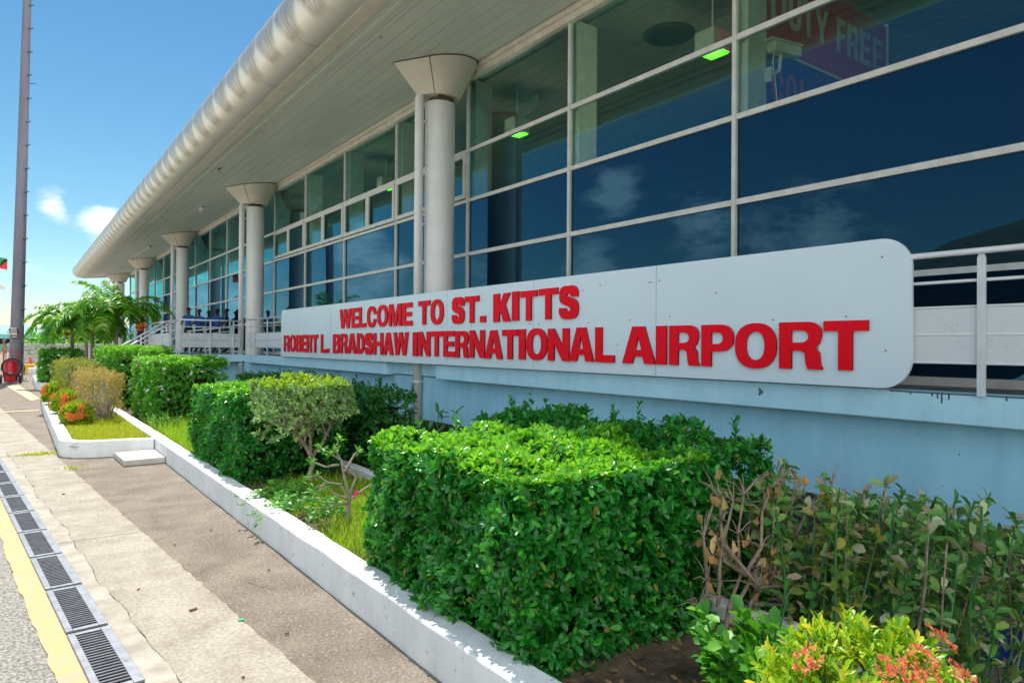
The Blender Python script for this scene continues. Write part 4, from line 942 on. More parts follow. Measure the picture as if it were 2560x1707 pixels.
small_text('Habanos', .22, Matrix.Translation((10.4, 5.266, 6.66)) @ FB, gd, BN)

# ================================================================== RAILINGS
def railing_y(name, x, y0, y1, posts, label, perf=True):
    t = thing(name, (x, (y0+y1)/2, 1.357), label, 'railing')
    b = MB(); b.tube([(x, y0, 2.43), (x, y1, 2.43)], .024, 14); b.build('handrail', MT['rail'], t, smooth=True)
    b = MB(); b.tube([(x+.03, y0, 2.215), (x+.03, y1, 2.215)], .013, 10); b.build('mid_rail', MT['rail'], t, smooth=True)
    for z0_, z1_ in ((1.600, 1.800), (1.815, 2.01)):
        b = MB(); b.box(x+.028, x+.034, y0, y1, z0_, z1_); b.build('panel', MT['perf'], t)
    b = MB()
    for z_ in (1.59, 1.8075, 2.02): b.tube([(x+.03, y0, z_), (x+.03, y1, z_)], .010, 8)
    b.build('panel_frame', MT['rail'], t, smooth=True)
    for y in posts:
        zb_ = 1.40 if 2.6 < y < 18.3 else 1.345
        b = MB(); p = [(-.028, zb_), (.028, zb_), (.028, 2.38), (.010, 2.425), (-.010, 2.425), (-.028, 2.38)]
        vs = [(x+.002, y+a, z) for a, z in p]+[(x+.018, y+a, z) for a, z in p]
        b.add(vs, [tuple(range(6)), tuple(reversed(range(6, 12)))]+[(i, 6+i, 6+(i+1) % 6, (i+1) % 6) for i in range(6)])
        b.build('post', MT['rail'], t)
    return t
railing_y('deck_railing', 5.80, -6, 21.95, [-5.2, -3.7, -2.2, -.8, .6, 2.05, 3.6, 5.1, 6.6, 8.1, 9.6, 12.8, 14.3, 15.8, 17.3, 18.55, 19.85, 21.1, 21.6], 'white painted steel railing with perforated panels on the terrace edge behind the sign')
def railing_x(name, y, x0, x1, posts, label):
    t = thing(name, ((x0+x1)/2, y, 1.357), label, 'railing')
    b = MB(); b.tube([(x0, y, 2.43), (x1, y, 2.43)], .026, 12); b.build('handrail', MT['rail'], t, smooth=True)
    b = MB(); b.tube([(x0, y, 2.215), (x1, y, 2.215)], .012, 8); b.build('mid_rail', MT['rail'], t, smooth=True)
    for z0_, z1_ in ((1.575, 1.79), (1.80, 2.02)):
        b = MB(); b.box(x0, x1, y+.02, y+.026, z0_, z1_); b.build('panel', flat('solid_panel', (.62, .65, .67)), t)
    for x in posts:
        b = MB(); b.box(x-.02, x+.02, y-.008, y+.018, 1.3, 2.42); b.build('post', MT['rail'], t)
    return t
railing_x('landing_railing', 23.12, 4.08, 5.92, [4.1, 5.0, 5.7], 'white railing across the end of the stair landing, left of the second column')
t = railing_y('landing_railing', 4.12, 24.9, 29.4, [25, 26.4, 27.9, 29.3], 'white railing along the outer side of the landing behind the palms')
t = thing('ramp_railing', (6, 26, 1.357), 'short inclined white handrail in front of the people in blue shirts', 'railing')
b = MB()
for dz in (0, -.16, -.3): b.tube([(4.7, 25.2, 2.10+dz), (6.2, 25.2, 2.30+dz)], .016 if dz else .024, 8)
b.build('handrail', MT['rail'], t)
for x in (4.8, 5.3, 5.75, 6.15):
    b = MB(); b.box(x-.02, x+.02, 25.19, 25.23, 1.36, 2.10+(x-4.7)*.133); b.build('post', MT['rail'], t)
# stair
ST = thing('stair', (2.9, 24.1, 0), 'white concrete stair rising behind the hedge to the landing', 'stair')
b = MB()
for k in range(8): b.box(4.07-.28*(k+1), 4.07-.28*k+.03, 23.3, 24.85, 1.357-.168*(k+1)-.06, 1.357-.168*(k+1))
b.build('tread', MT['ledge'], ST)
b = MB()
for y in (23.25, 24.88):
    vs = [(4.07, y, 1.33), (4.07, y, 1.0), (1.75, y, -.02), (1.75, y, .15)]
    b.add(vs+[(x, yy+.05, z) for x, yy, z in vs], [(0, 1, 2, 3), (7, 6, 5, 4), (0, 4, 5, 1), (1, 5, 6, 2), (2, 6, 7, 3), (3, 7, 4, 0)])
b.build('stringer', MT['rail'], ST)
for y in (23.2, 24.95):
    b = MB(); b.tube([(4.06, y, 2.43), (1.82, y, 1.02), (1.65, y, .95)], .030, 10); b.build('handrail', MT['rail'], ST, smooth=True)
    for dz in (.28, .52, .78): 
        b = MB(); b.tube([(4.06, y, 2.43-dz), (1.82, y, 1.02-dz)], .012, 8); b.build('stair_rail', MT['rail'], ST)
    for x in (4.04, 3.3, 2.55, 1.85):
        b = MB(); zt = 1.02+(x-1.82)/2.24*1.41; b.box(x-.016, x+.016, y-.01, y+.01, zt-1.1, zt-.01); b.build('post', MT['rail'], ST)

# ================================================================== STREET THINGS
PX, PY = .03, 36.55
MS = thing('lighting_mast', (PX, PY, 0), 'tall grey steel mast with climbing rungs, at the left edge', 'mast')
b = MB(); zz = np.linspace(.05, 26, 14); b.tube([(PX+.0155*z, PY, z) for z in zz], [.262-.0065*z for z in zz], 24)
b.build('shaft', noise_mat('mast_paint', (.125, .118, .155), (.175, .162, .205), scale=.8, rough=.55, stretch=(3, 3, .3)), MS, smooth=True)
b = MB(); b.lathe((PX, PY, 0), [(.40, 0), (.40, .06), (.28, .08), (.27, .25)], 24); b.box(PX-.45, PX+.45, PY-.4, PY+.4, .0, .045)
for a in range(8): b.lathe((PX+.36*math.cos(a*.785), PY+.36*math.sin(a*.785), .06), [(.025, 0), (.025, .07)], 6)
b.build('base_plate', MT['galv'], MS)
for k, z in enumerate(np.arange(3.1, 17, 1.02)):
    r = .262-.0065*z; c = Vector((PX+.0155*z, PY, z)); b = MB(); d = Vector((.55, -.83, 0))
    q = c+d*r; s = Vector((.83, .55, 0))
    b.tube([q, q+d*.10+Vector((0, 0, -.03)), q+d*.12+s*.11+Vector((0, 0, .05))], .018, 6); b.build('rung', MT['black'], MS)
b = MB(); c = Vector((PX+.0155*13, PY, 13.0)); b.tube([c+Vector((.15, 0, 0)), c+Vector((.38, 0, .03)), c+Vector((.40, 0, 0))], .014, 5); b.build('cable_hook', MT['black'], MS)
SD = thing('speed_sign', (-.06, 36.2, 2.1), 'small white and black slow down sign fixed to the tall mast', 'sign')
b = MB(); b.box(-.205, .065, 36.18, 36.20, 1.86, 2.33); b.build('plate', flat('sign_black', (.02, .02, .022)), SD)
b = MB(); b.box(-.19, .05, 36.174, 36.179, 2.035, 2.315); b.box(-.19, .05, 36.174, 36.179, 1.985, 2.018); b.build('face', flat('sign_pinkish', (.82, .68, .62)), SD)
small_text('SLOW\nDOWN', .125, Matrix.Translation((-.07, 36.168, 2.175)) @ FB, MT['black'], SD, off=.004)
small_text('SPEED LIMIT', .034, Matrix.Translation((-.07, 36.168, 2.0)) @ FB, MT['black'], SD)
small_text('5 MPH', .085, Matrix.Translation((-.07, 36.168, 1.915)) @ FB, wl, SD, off=.002)

# wheeled extinguisher
ex, ey = -.14, 34.7
EX = thing('wheeled_extinguisher', (ex, ey, 0), 'big red wheeled fire extinguisher with a coiled black hose, by the mast', 'fire extinguisher')
redp = flat('extinguisher_red', (.55, .012, .03), .3); rub = flat('black_rubber', (.015, .015, .017), .5)
b = MB(); b.lathe((ex, ey, .06), [(.05, 0), (.20, .03), (.225, .08), (.225, .72), (.20, .83), (.12, .90), (.06, .93), (.05, 1.0)], 28); b.build('cylinder', redp, EX, smooth=True)
b = MB(); b.lathe((ex, ey, 1.02), [(.04, 0), (.06, .03), (.05, .08), (.02, .10)], 12); b.box(ex-.10, ex+.10, ey-.02, ey+.02, 1.04, 1.07); b.build('valve', MT['galv'], EX)
b = MB()
b.tube([(ex-.24, ey+.16, .25), (ex-.24, ey+.2, 1.2), (ex-.2, ey+.2, 1.32), (ex+.2, ey+.2, 1.32), (ex+.24, ey+.2, 1.2), (ex+.24, ey+.16, .25)], .022, 8); b.build('push_bar', redp, EX, smooth=True)
for s in (-1, 1):
    b = MB(); vs = []
    pr = [(.05, -.045), (.16, -.05), (.20, -.035), (.20, .035), (.16, .05), (.05, .045)]
    for j in range(20):
        a = 2*math.pi*j/20
        for r_, o_ in pr: vs.append((ex+s*.33+o_, ey+.05+r_*math.cos(a), .20+r_*math.sin(a)))
    b.add(vs, [(j*6+i, j*6+i+1, ((j+1) % 20)*6+i+1, ((j+1) % 20)*6+i) for j in range(20) for i in range(5)]); wv = b.build('wheel', rub, EX, smooth=True)
    b = MB(); b.tube([(ex+s*.27, ey+.05, .20), (ex+s*.39, ey+.05, .20)], .055, 12); b.build('hub', MT['galv'], wv)
b = MB(); P_ = []
for k in range(96):
    a = k/24*2*math.pi; rr_ = .33+.015*math.sin(k*.7); P_.append((ex+.04+rr_*math.cos(a), ey-.24-.012*(k//24), .68+rr_*1.02*math.sin(a)))
P_ += [(ex+.42, ey-.25, .85), (ex+.46, ey-.25, .6), (ex+.45, ey-.2, .5)]
b.tube(P_, .024, 8); b.build('hose', rub, EX, smooth=True)
b = MB(); b.tube([(ex+.45, ey-.2, .62), (ex+.44, ey-.2, .35)], [.02, .035], 8); b.build('nozzle', MT['galv'], EX)
b = MB(); b.box(ex-.07, ex+.05, ey-.236, ey-.228, .42, .50); b.build('label_plate', MT['galv'], EX)

bx, by = .53, 44.6
BK = thing('bucket', (bx, by, 0), 'yellow round bucket standing beside the mast foot', 'bucket')
b = MB(); b.lathe((bx, by, 0), [(.29, 0), (.33, .46), (.40, .47), (.40, .53), (.32, .53)], 24); b.build('tub', flat('bucket_yellow', (.78, .50, .02), .4), BK, smooth=False)
cx, cy = .73, 50.5
CN = thing('traffic_cone', (cx, cy, .0), 'orange traffic cone standing behind the yellow bucket', 'traffic cone')
b = MB(); b.lathe((cx, cy, .03), [(.17, 0), (.05, .80), (.03, .82)], 16); b.build('cone', flat('cone_orange', (.85, .16, .05)), CN)
b = MB(); b.box(cx-.22, cx+.22, cy-.22, cy+.22, 0, .035); b.build('base', flat('cone_base', (.85, .16, .05)), CN)
# hangar
HG = thing('hangar', (-12, 150, 0), 'long low pale green hangar with dark openings across the apron', 'building')
gr = flat('pale_green_sheet', (.16, .40, .36), .5)
b = MB(); b.box(-70, 22, 150, 175, 0, 1.5); b.box(-70, 22, 150.5, 175, 1.5, 3.2); b.build('wall', flat('hangar_wall', (.20, .42, .38)), HG)
b = MB(); b.add([(-71, 148.5, 3.0), (23, 148.5, 3.0), (23, 162, 5.0), (-71, 162, 5.0)], [(0, 1, 2, 3)]); b.box(-71, 23, 148.4, 148.6, 2.3, 3.1); b.build('roof', gr, HG)
for k in range(9):
    b = MB(); b.box(-68+k*10, -60.5+k*10, 149.9, 149.98, .3 if k % 3 else 1.4, 2.25); b.build('opening', MT['dark'], HG)
# white louvred barrier and rubble wall
def slat_fence(x0, x1, y, h, lab, n=9):
    t = thing('slatted_barrier', ((x0+x1)/2, y, 0), lab, 'fence')
    b = MB()
    for k in range(n): z_ = .08+(h-.1)*k/n; b.box(x0, x1, y, y+.03, z_, z_+(h-.1)/n*.62)
    b.build('slats', flat('white_slat', (.66, .66, .64)), t)
    for x in np.arange(x0, x1+.1, 2.2):
        b = MB(); b.box(x-.04, x+.04, y+.03, y+.09, 0, h); b.build('post', flat('white_post', (.6, .6, .58)), t)
slat_fence(-8, -.9, 60, 1.15, 'white slatted barrier left of the mast')
slat_fence(2.6, 9, 47, 1.5, 'white slatted barrier behind the palms')
t = thing('stone_wall', (1.8, 62, 0), 'pale rubble stone wall behind the mast and the palms', 'wall'); V_ = MB()
for r_ in range(6):
    x = -.6+random.uniform(0, .3)
    while x < 6.5:
        w_ = random.uniform(.3, .8); V_.obox((x+w_/2, 62+random.uniform(-.05, .05), .15+.27*r_), [(1, random.uniform(-.05, .05), 0), (0, 1, 0), (0, 0, 1)], (w_/2-.02, .25, .115)); x += w_
V_.build('stones', noise_mat('pale_stone', (.36, .34, .32), (.66, .64, .60), scale=3, rough=.9, bump=.4, bscale=20), t, bevel=.03)
# flag
FL = thing('flagpole', (-1.05, 60, 0), 'flagpole with a green, black and red flag at the left edge', 'flag')
b = MB(); b.tube([(-1.17, 60, 0), (-1.15, 60, 11)], .05, 10); b.build('pole', MT['rail'], FL)
def flagpart(nm, uv, col, dy):
    b = MB(); vs = []
    def mp(u, v): return (-1.12+u*.62, 60+.08*math.sin(u*6+v)+dy, 6.9+v*.78-u*.15-.05*math.sin(u*5))
    n = 8
    b.add([mp(u, v) for u, v in uv], [tuple(range(len(uv)))]); return b.build(nm, flat('flag_'+nm, col), FL)
flagpart('green_field', [(0, 0), (0, 1), (.85, 1), (.5, .62)], (.02, .25, .05), 0)
flagpart('red_field', [(.0, .0), (1, 0), (1, .8), (.5, .4)], (.65, .02, .03), -.01)
flagpart('black_band', [(0, .05), (.0, .25), (.85, .97), (1, .97), (1, .78), (.15, .05)], (.015, .015, .015), -.03)
flagpart('white_pennant', [(0, -1.9), (0, -1.3), (.8, -1.5), (.95, -1.75), (.5, -1.8)], (.8, .8, .8), -.02)
# blue crate in the undercroft
t = thing('blue_crate', (6.6, 2.1, -.95), 'blue crate in the dark gap under the terrace, lower right', 'crate')
b = MB(); b.box(6.65, 8.2, 2.05, 2.5, -.95, -.80); b.build('crate_body', flat('crate_blue', (.015, .07, .32)), t, bevel=.02)
b = MB(); b.box(6.63, 8.22, 2.03, 2.52, -.88, -.86); b.box(6.63, 8.22, 2.03, 2.52, -.81, -.77); b.build('rim', flat('crate_rim', (.01, .05, .25)), t)
# PVC stub
b = MB(); b.tube([(2.74, 5.9, .15), (2.74, 5.9, .36)], .022, 12); b.tube([(2.74, 5.9, .33), (2.74, 5.9, .37)], .027, 12)
tag(b.build('pipe_stub', MT['rail'], smooth=True), 'short white plastic pipe stub standing in the grass by the near hedge', 'pipe')

# ================================================================== PLANTS
hedge('hedge', 'nearest clipped glossy green hedge, large and boxy, overhanging the white kerb at the bottom centre', (1.88, 3.24, 2.45, 4.25, .12, 1.08), .057, MT['ficus'], 960, n=7, depth=.20, lumpy=.09, sprigs=14, young=.9)
hedge('hedge', 'dark green shaded hedge with loose upright shoots, behind the nearest clipped hedge by the wall', (3.22, 3.98, 2.58, 5.0, -.3, 1.12), .060, MT['ficus'], 640, n=7, depth=.16, sprigs=16, lumpy=.09)
hedge('hedge', 'second clipped green hedge from the front, with the grey-leaved shrub before its near end', (1.90, 3.22, 7.68, 9.95, .12, 1.14), .056, MT['ficus'], 520, n=6, depth=.18, lumpy=.07, sprigs=4, young=.9)
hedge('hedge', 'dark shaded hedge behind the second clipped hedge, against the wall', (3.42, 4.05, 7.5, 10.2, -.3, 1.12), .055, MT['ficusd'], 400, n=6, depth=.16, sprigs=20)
hedge('hedge', 'bright clipped hedge with small white flowers, just beyond the second hedge', (2.04, 3.42, 14.2, 16.7, .1, 1.36), .07, MT['jas'], 300, n=6, depth=.18, flowers=(70, .045, MT['white_f']), lumpy=.09, lowpoly=True, young=.8)
hedge('hedge', 'farthest bright green hedge of the row, in front of the stair handrails', (1.84, 3.2, 18.4, 22.9, .1, 1.54), .08, MT['jas'], 200, n=6, depth=.2, flowers=(30, .05, MT['white_f']), lumpy=.09, lowpoly=True, young=.9)
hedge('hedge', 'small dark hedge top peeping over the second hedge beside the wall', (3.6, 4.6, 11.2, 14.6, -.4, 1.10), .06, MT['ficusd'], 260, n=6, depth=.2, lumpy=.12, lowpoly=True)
hedge('hedge', 'dark flowering hedge in the far planter beside the mast', (.75, 2.1, 29.85, 32.2, .16, 1.42), .10, MT['jas'], 150, n=6, depth=.2, flowers=(60, .07, MT['white_f']), lumpy=.1, lowpoly=True)

def shrub(name, label, c, r, k, leaf, mat, base, ratio=.5, n=6, nt_=10, lowpoly=False, fl=None, group=None, catg='shrub', lo=-.3, stemm='bark', r0=.03, layers=1, axup=.3):
    t = thing(name, base, label, catg, group)
    P, N = sphere_pts(c, r, k, lo)
    AX = unit(N+rng.normal(0, .45, N.shape)+np.array([0, 0, axup]))
    parts = [rosettes(P, AX, n, leaf, ratio, lowpoly=lowpoly)]
    if layers > 1:
        P2, N2 = sphere_pts(c, np.array(r)*.65, k//2, lo); parts.append(rosettes(P2, unit(N2+rng.normal(0, .6, N2.shape)), n, leaf, ratio, lowpoly=lowpoly))
    V, T = cat(parts); np_obj('foliage', V, T, mat, t)
    tips = [tuple(P[i]*.75+np.array(c)*.25) for i in rng.choice(k, min(nt_, k), replace=False)]
    branch_tree(base, tips, r0).build('branches', MT[stemm], t)
    if fl:
        kf, sz, fm = fl; P, N = sphere_pts(c, np.array(r)*1.05, kf, .0)
        Vs = []
        for p, nv in zip(P, N):
            q = np.array(p)+rng.normal(0, sz*.55, (16, 3))*np.array([1, 1, .6]); ax = unit(np.tile(nv, (16, 1))+rng.normal(0, .35, (16, 3)))
            Vs.append(rosettes(q, ax, 5, sz*.42, .5, spread=(55, 88), stem=0, lowpoly=True))
        V, T = cat(Vs); np_obj('blossom', V, T, fm, t)
    return t
# grey-leaved shrub: crown flat on top, trunk bare below
t = thing('shrub', (2.64, 7.28, .16), 'grey-green leaved shrub with a flat clipped top and bare twisted trunk, before the second hedge', 'shrub')
c1, N1 = box_shell(2.02, 2.98, 6.95, 7.6, .93, 1.30, 330, 'xyXYZ', .12, rnd=.1, lumpy=.08)
c2, N2 = sphere_pts((2.30, 7.2, .88), (.30, .26, .24), 60, -.9)
c3, N3 = sphere_pts((2.75, 7.25, .95), (.24, .24, .2), 40, -.9)
C = np.concatenate([c1, c2, c3]); N = np.concatenate([N1, N2, N3])
V, T = rosettes(C, unit(N+rng.normal(0, .5, N.shape)+[0, 0, .4]), 8, .062, .42, spread=(25, 80)); np_obj('foliage', V, T, MT['silver'], t)
P, N = box_shell(2.02, 2.98, 6.95, 7.6, .93, 1.32, 240, 'Z', .04, rnd=.1, lumpy=.08); V, T = rosettes(P, unit(N+rng.normal(0, .4, N.shape)), 6, .055, .42, spread=(20, 70)); np_obj('top_leaves', V, T, MT['ixl'], t)
b = MB()
def limb(pts, r0, r1, n=8): 
    k = len(pts); b.tube(pts, [r0+(r1-r0)*i/(k-1) for i in range(k)], n)
limb([(2.64, 7.28, .14), (2.60, 7.28, .30), (2.63, 7.26, .42), (2.58, 7.26, .55)], .032, .026)
limb([(2.60, 7.27, .50), (2.50, 7.24, .66), (2.38, 7.2, .82), (2.22, 7.15, 1.0)], .022, .010)
limb([(2.60, 7.27, .50), (2.58, 7.22, .70), (2.55, 7.2, .88), (2.50, 7.2, 1.1)], .020, .010)
limb([(2.62, 7.27, .48), (2.72, 7.24, .62), (2.80, 7.22, .80), (2.82, 7.2, 1.05)], .022, .010)
limb([(2.44, 7.22, .74), (2.30, 7.1, .80), (2.16, 7.1, .95)], .012, .005)
limb([(2.76, 7.23, .72), (2.66, 7.1, .86), (2.68, 7.1, 1.02)], .012, .005)
limb([(2.80, 7.22, .80), (2.92, 7.2, .90), (2.90, 7.2, 1.1)], .010, .005)
for k in range(26):
    p = C[rng.integers(len(C))]; m_ = Vector((2.55, 7.2, .85)).lerp(Vector(p), .5)+Vector(rng.normal(0, .03, 3)); b.tube([Vector((2.55, 7.22, .8))+Vector(rng.normal(0, .10, 3)), m_, Vector(p)], [.007, .005, .002], 4)
b.build('trunk', MT['bark'], t)

# desert rose
t = thing('desert_rose', (2.34, 5.6, .16), 'sparse crooked desert rose with one pink flower, in the grass before the nearest hedge', 'shrub')
b = MB(); tips = []
limb([(2.34, 5.6, .14), (2.335, 5.6, .26), (2.35, 5.6, .38)], .026, .018)
BR = [[(2.35, 5.6, .36), (2.22, 5.55, .42), (2.10, 5.52, .50), (2.0, 5.5, .47)], [(2.35, 5.6, .36), (2.26, 5.55, .50), (2.12, 5.5, .56), (2.02, 5.5, .62), (1.93, 5.5, .60)],
      [(2.35, 5.6, .38), (2.31, 5.6, .56), (2.27, 5.6, .72), (2.15, 5.58, .78), (2.08, 5.55, .84)], [(2.35, 5.6, .38), (2.42, 5.6, .55), (2.30, 5.6, .66), (2.22, 5.6, .80), (2.24, 5.6, .88)],
      [(2.35, 5.6, .36), (2.48, 5.58, .44), (2.60, 5.55, .50), (2.68, 5.5, .50)], [(2.35, 5.6, .34), (2.18, 5.5, .36), (2.06, 5.45, .34), (1.95, 5.4, .38)],
      [(2.27, 5.6, .68), (2.12, 5.55, .68), (2.0, 5.55, .72)], [(2.30, 5.6, .62), (2.40, 5.6, .74), (2.44, 5.6, .78)], [(2.12, 5.5, .56), (2.05, 5.48, .52), (1.98, 5.46, .54)]]
for br in BR:
    br = [tuple(np.array(p)+rng.normal(0, .008, 3)) for p in br]; limb(br, .0115, .006); tips.append(br[-1])
    if len(br) > 3: tips.append(br[-2])
b.build('stem', MT['barkp'], t)
C = np.array(tips); V, T = cat([rosettes(C, np.tile([0, -.1, 1.], (len(C), 1))+rng.normal(0, .3, (len(C), 3)), 11, .072, .36, spread=(30, 85), stem=.8)]); np_obj('foliage', V, T, MT['hib'], t)
fc = np.array([[2.375, 5.53, .415]]); V, T = rosettes(fc, np.array([[-.5, -.75, .4]]), 5, .042, .62, spread=(62, 72), stem=0); V2, T2 = rosettes(fc, np.array([[-.5, -.75, .4]]), 5, .036, .6, spread=(45, 55), stem=0)
V, T = cat([(V, T), (V2, T2)]); np_obj('flower', V, T, MT['pink_f'], t)

# trailing vine over the kerb
t = thing('trailing_vine', (2.1, 6.3, .2), 'low round-leaved vine trailing over the white kerb between the two near hedges', 'vine')
C = []; b = MB()
for k in range(22):
    s_ = Vector((2.35+rng.normal(0, .14), 6.35+rng.normal(0, .42), .22)); e = Vector((1.84+rng.uniform(-.10, .35), s_.y+rng.normal(0, .22)-.1, .27))
    if k < 4: e = Vector((1.66+.02*k, 6.05+.28*k, .14+.03*k))
    m_ = s_.lerp(e, .6)+Vector((0, 0, .07)); b.tube([s_, m_, e], .003, 4)
    for u in np.linspace(.2, 1, 9): 
        p = s_.lerp(m_, u/.6) if u < .6 else m_.lerp(e, (u-.6)/.4); C.append(tuple(p+Vector(rng.normal(0, .015, 3))))
b.build('runner', MT['gstem'], t); C = np.array(C)
V, T = rosettes(C, np.tile([-.2, -.1, 1.], (len(C), 1))+rng.normal(0, .3, C.shape), 3, .050, .85, spread=(50, 85), stem=.2); np_obj('foliage', V, T, MT['hib'], t)

# leafless shrub with dead leaves
t = thing('dead_shrub', (3.05, 2.3, .15), 'nearly leafless shrub with grey stems and curled brown leaves, right of the nearest hedge', 'shrub')
b = MB(); tips = []
DX = .10
S = [[(3.02, 2.32, .12), (3.05, 2.3, .32), (3.16, 2.28, .47), (3.13, 2.3, .72), (3.16, 2.3, .96)], [(3.06, 2.3, .26), (3.22, 2.28, .42), (3.42, 2.3, .58), (3.46, 2.3, .78), (3.50, 2.3, .98)],
     [(3.12, 2.28, .12), (3.22, 2.27, .30), (3.40, 2.25, .46), (3.62, 2.22, .56), (3.80, 2.2, .62)], [(2.92, 2.36, .12), (2.93, 2.35, .5), (2.90, 2.35, .72), (2.96, 2.33, .96)],
     [(3.16, 2.28, .47), (3.02, 2.3, .58), (2.98, 2.3, .80), (2.97, 2.3, .95)], [(3.35, 2.27, .42), (3.54, 2.25, .60), (3.72, 2.25, .80), (3.90, 2.22, .93)],
     [(3.16, 2.28, .47), (3.28, 2.25, .62), (3.30, 2.25, .82), (3.34, 2.25, .99)], [(3.22, 2.27, .30), (3.42, 2.2, .28), (3.60, 2.2, .40)], [(2.90, 2.34, .40), (2.84, 2.33, .36)],
     [(3.45, 2.3, .70), (3.60, 2.27, .86), (3.62, 2.27, .98)], [(3.0, 2.33, .3), (2.99, 2.32, .62), (3.05, 2.3, .93)], [(2.97, 2.30, .70), (3.2, 2.2, .42), (3.42, 2.18, .40)]]
for s_ in S:
    s_ = [tuple(np.array(p)*[1, 1, .93]+[DX, 0, 0]+rng.normal(0, .012, 3)) for p in s_]; limb(s_, .0125, .0055, 8)
    for j in range(3, 0, -1):
        p = Vector(s_[-min(j, len(s_)-1)])
        for q in range(5):
            e = p+Vector((rng.normal(0, .09), rng.normal(0, .05), abs(rng.normal(0, .07)))); m_ = p.lerp(e, .5)+Vector((0, 0, .02)); b.tube([p, m_, e], [.0045, .003, .0015], 5); tips.append(tuple(e))
b.build('branches', MT['bark'], t)
C = np.array(tips); sel = rng.choice(len(C), 75, replace=False); C = C[sel]; C = C[(C[:, 2] > .4)]
V, T = leaves(C, np.stack([rng.normal(0, .3, len(C)), rng.normal(0, .3, len(C)), -np.ones(len(C))], 1), rng.normal(0, 1, C.shape)+[-.6, -.8, 0], rng.uniform(.05, .095, len(C)), rng.uniform(.03, .05, len(C)))
V = V+rng.normal(0, .007, V.shape); np_obj('dead_leaves', V, T, MT['dead'], t)
C = C[:6]+rng.normal(0, .05, (6, 3)); V, T = rosettes(C, np.tile([0, 0, 1.], (6, 1)), 3, .05, .5); np_obj('green_leaves', V, T, MT['hib'], t)

# variegated zig-zag shrub
t = thing('variegated_shrub', (4.1, 1.9, -.95), 'large shrub of zigzag green stems and pink-edged mottled leaves at the right edge', 'shrub')
b = MB(); g_ = MB(); C, AXs = [], []
for k in range(125):
    x = rng.uniform(3.42, 5.1); y = rng.uniform(1.45, 2.5); lean_ = Vector((rng.normal(.10, .22), rng.normal(0, .15), 0)); topz = .86-.30*max(0, x-3.7)/1.3+rng.normal(0, .07)
    bx_ = x-lean_.x*.8; z0 = -.9 if k % 2 else rng.uniform(-.2, .4)
    P = []; m_ = int(6+rng.integers(3))
    for i in range(m_):
        u = i/(m_-1); P.append(Vector((bx_+lean_.x*u+.018*(-1)**i, y+lean_.y*u+rng.normal(0, .01), z0+(topz-z0)*u)))
    tgt = b if k % 3 == 0 else g_; w_ = rng.uniform(.005, .009); tgt.tube(P, [w_*(1.1-.4*i/(m_-1)) for i in range(m_)], 6)
    for i in range(m_-1):
        for u in (.3, .8):
            p = P[i].lerp(P[i+1], u)
            if p.z > -.35+rng.uniform(0, .3): C.append(tuple(p)); AXs.append((lean_.x*.5+rng.normal(0, .4), -.25+rng.normal(0, .4), .8))
b.build('old_stem', MT['bark'], t); g_.build('green_stem', MT['gstem'], t)
V, T = rosettes(np.array(C), np.array(AXs), 5, .088, .52, spread=(30, 95), stem=.8); np_obj('foliage', V, T, MT['varieg'], t)
# broad yellow-green leaves near the kerb
t = thing('broadleaf_plant', (3.5, 1.95, -.2), 'plant with broad yellow-green leaves on bamboo-like stems, between the leafless and the mottled shrubs', 'plant')
b = MB(); C = []
for k in range(9):
    x = rng.uniform(3.3, 3.62); y = rng.uniform(1.8, 2.1); h = rng.uniform(.55, .88); dx = rng.normal(.05, .1)
    b.tube([(x, y, -.3), (x+dx*.5, y, h*.5), (x+dx, y, h)], [.009, .008, .005], 7)
    for z_ in np.linspace(.15, h, 6): C.append((x+dx*z_/h, y, z_))
b.build('stem', MT['gstem'], t); C = np.array(C)
V, T = rosettes(C, np.tile([-.1, -.3, 1.], (len(C), 1))+rng.normal(0, .3, C.shape), 3, .095, .52, spread=(40, 95), stem=.2); np_obj('foliage', V, T, MT['mixl'], t)

# plants in the shade of the wall
def stems_plant(label, cx, cy, z0, h, k, leaf, mat, spread=.35, ratio=.35, name='leafy_plant'):
    t = thing(name, (cx, cy, z0), label, 'plant', None); b = MB(); C, AX = [], []
    for i in range(k):
        a = rng.uniform(0, 6.283); r_ = spread*math.sqrt(rng.uniform(0, 1)); hh = h*rng.uniform(.6, 1.05)
        p0 = Vector((cx+r_*.5*math.cos(a), cy+r_*.5*math.sin(a), z0)); p1 = Vector((cx+r_*math.cos(a), cy+r_*math.sin(a), z0+hh)); b.tube([p0, p0.lerp(p1, .5)+Vector(rng.normal(0, .02, 3)), p1], [.008, .006, .004], 5)
        for u in np.linspace(.45, 1, 6): C.append(tuple(p0.lerp(p1, u))); AX.append((math.cos(a)*.3, math.sin(a)*.3, 1))
    b.build('stem', MT['gstem'], t); V, T = rosettes(np.array(C), np.array(AX)+rng.normal(0, .2, (len(C), 3)), 4, leaf, ratio, spread=(25, 80), stem=.5); np_obj('foliage', V, T, mat, t)
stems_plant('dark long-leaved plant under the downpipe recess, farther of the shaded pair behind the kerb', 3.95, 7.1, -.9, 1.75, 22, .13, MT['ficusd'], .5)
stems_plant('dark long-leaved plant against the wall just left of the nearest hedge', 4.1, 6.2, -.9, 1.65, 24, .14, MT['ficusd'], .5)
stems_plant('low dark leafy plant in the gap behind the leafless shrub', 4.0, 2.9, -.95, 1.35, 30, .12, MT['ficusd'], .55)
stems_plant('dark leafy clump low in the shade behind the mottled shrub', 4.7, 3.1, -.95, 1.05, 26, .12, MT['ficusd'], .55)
stems_plant('thin dark sapling sprouting above the grey-leaved shrub by the wall', 4.6, 12.3, -.6, 1.95, 3, .07, MT['ficusd'], .14, .55, 'sapling')
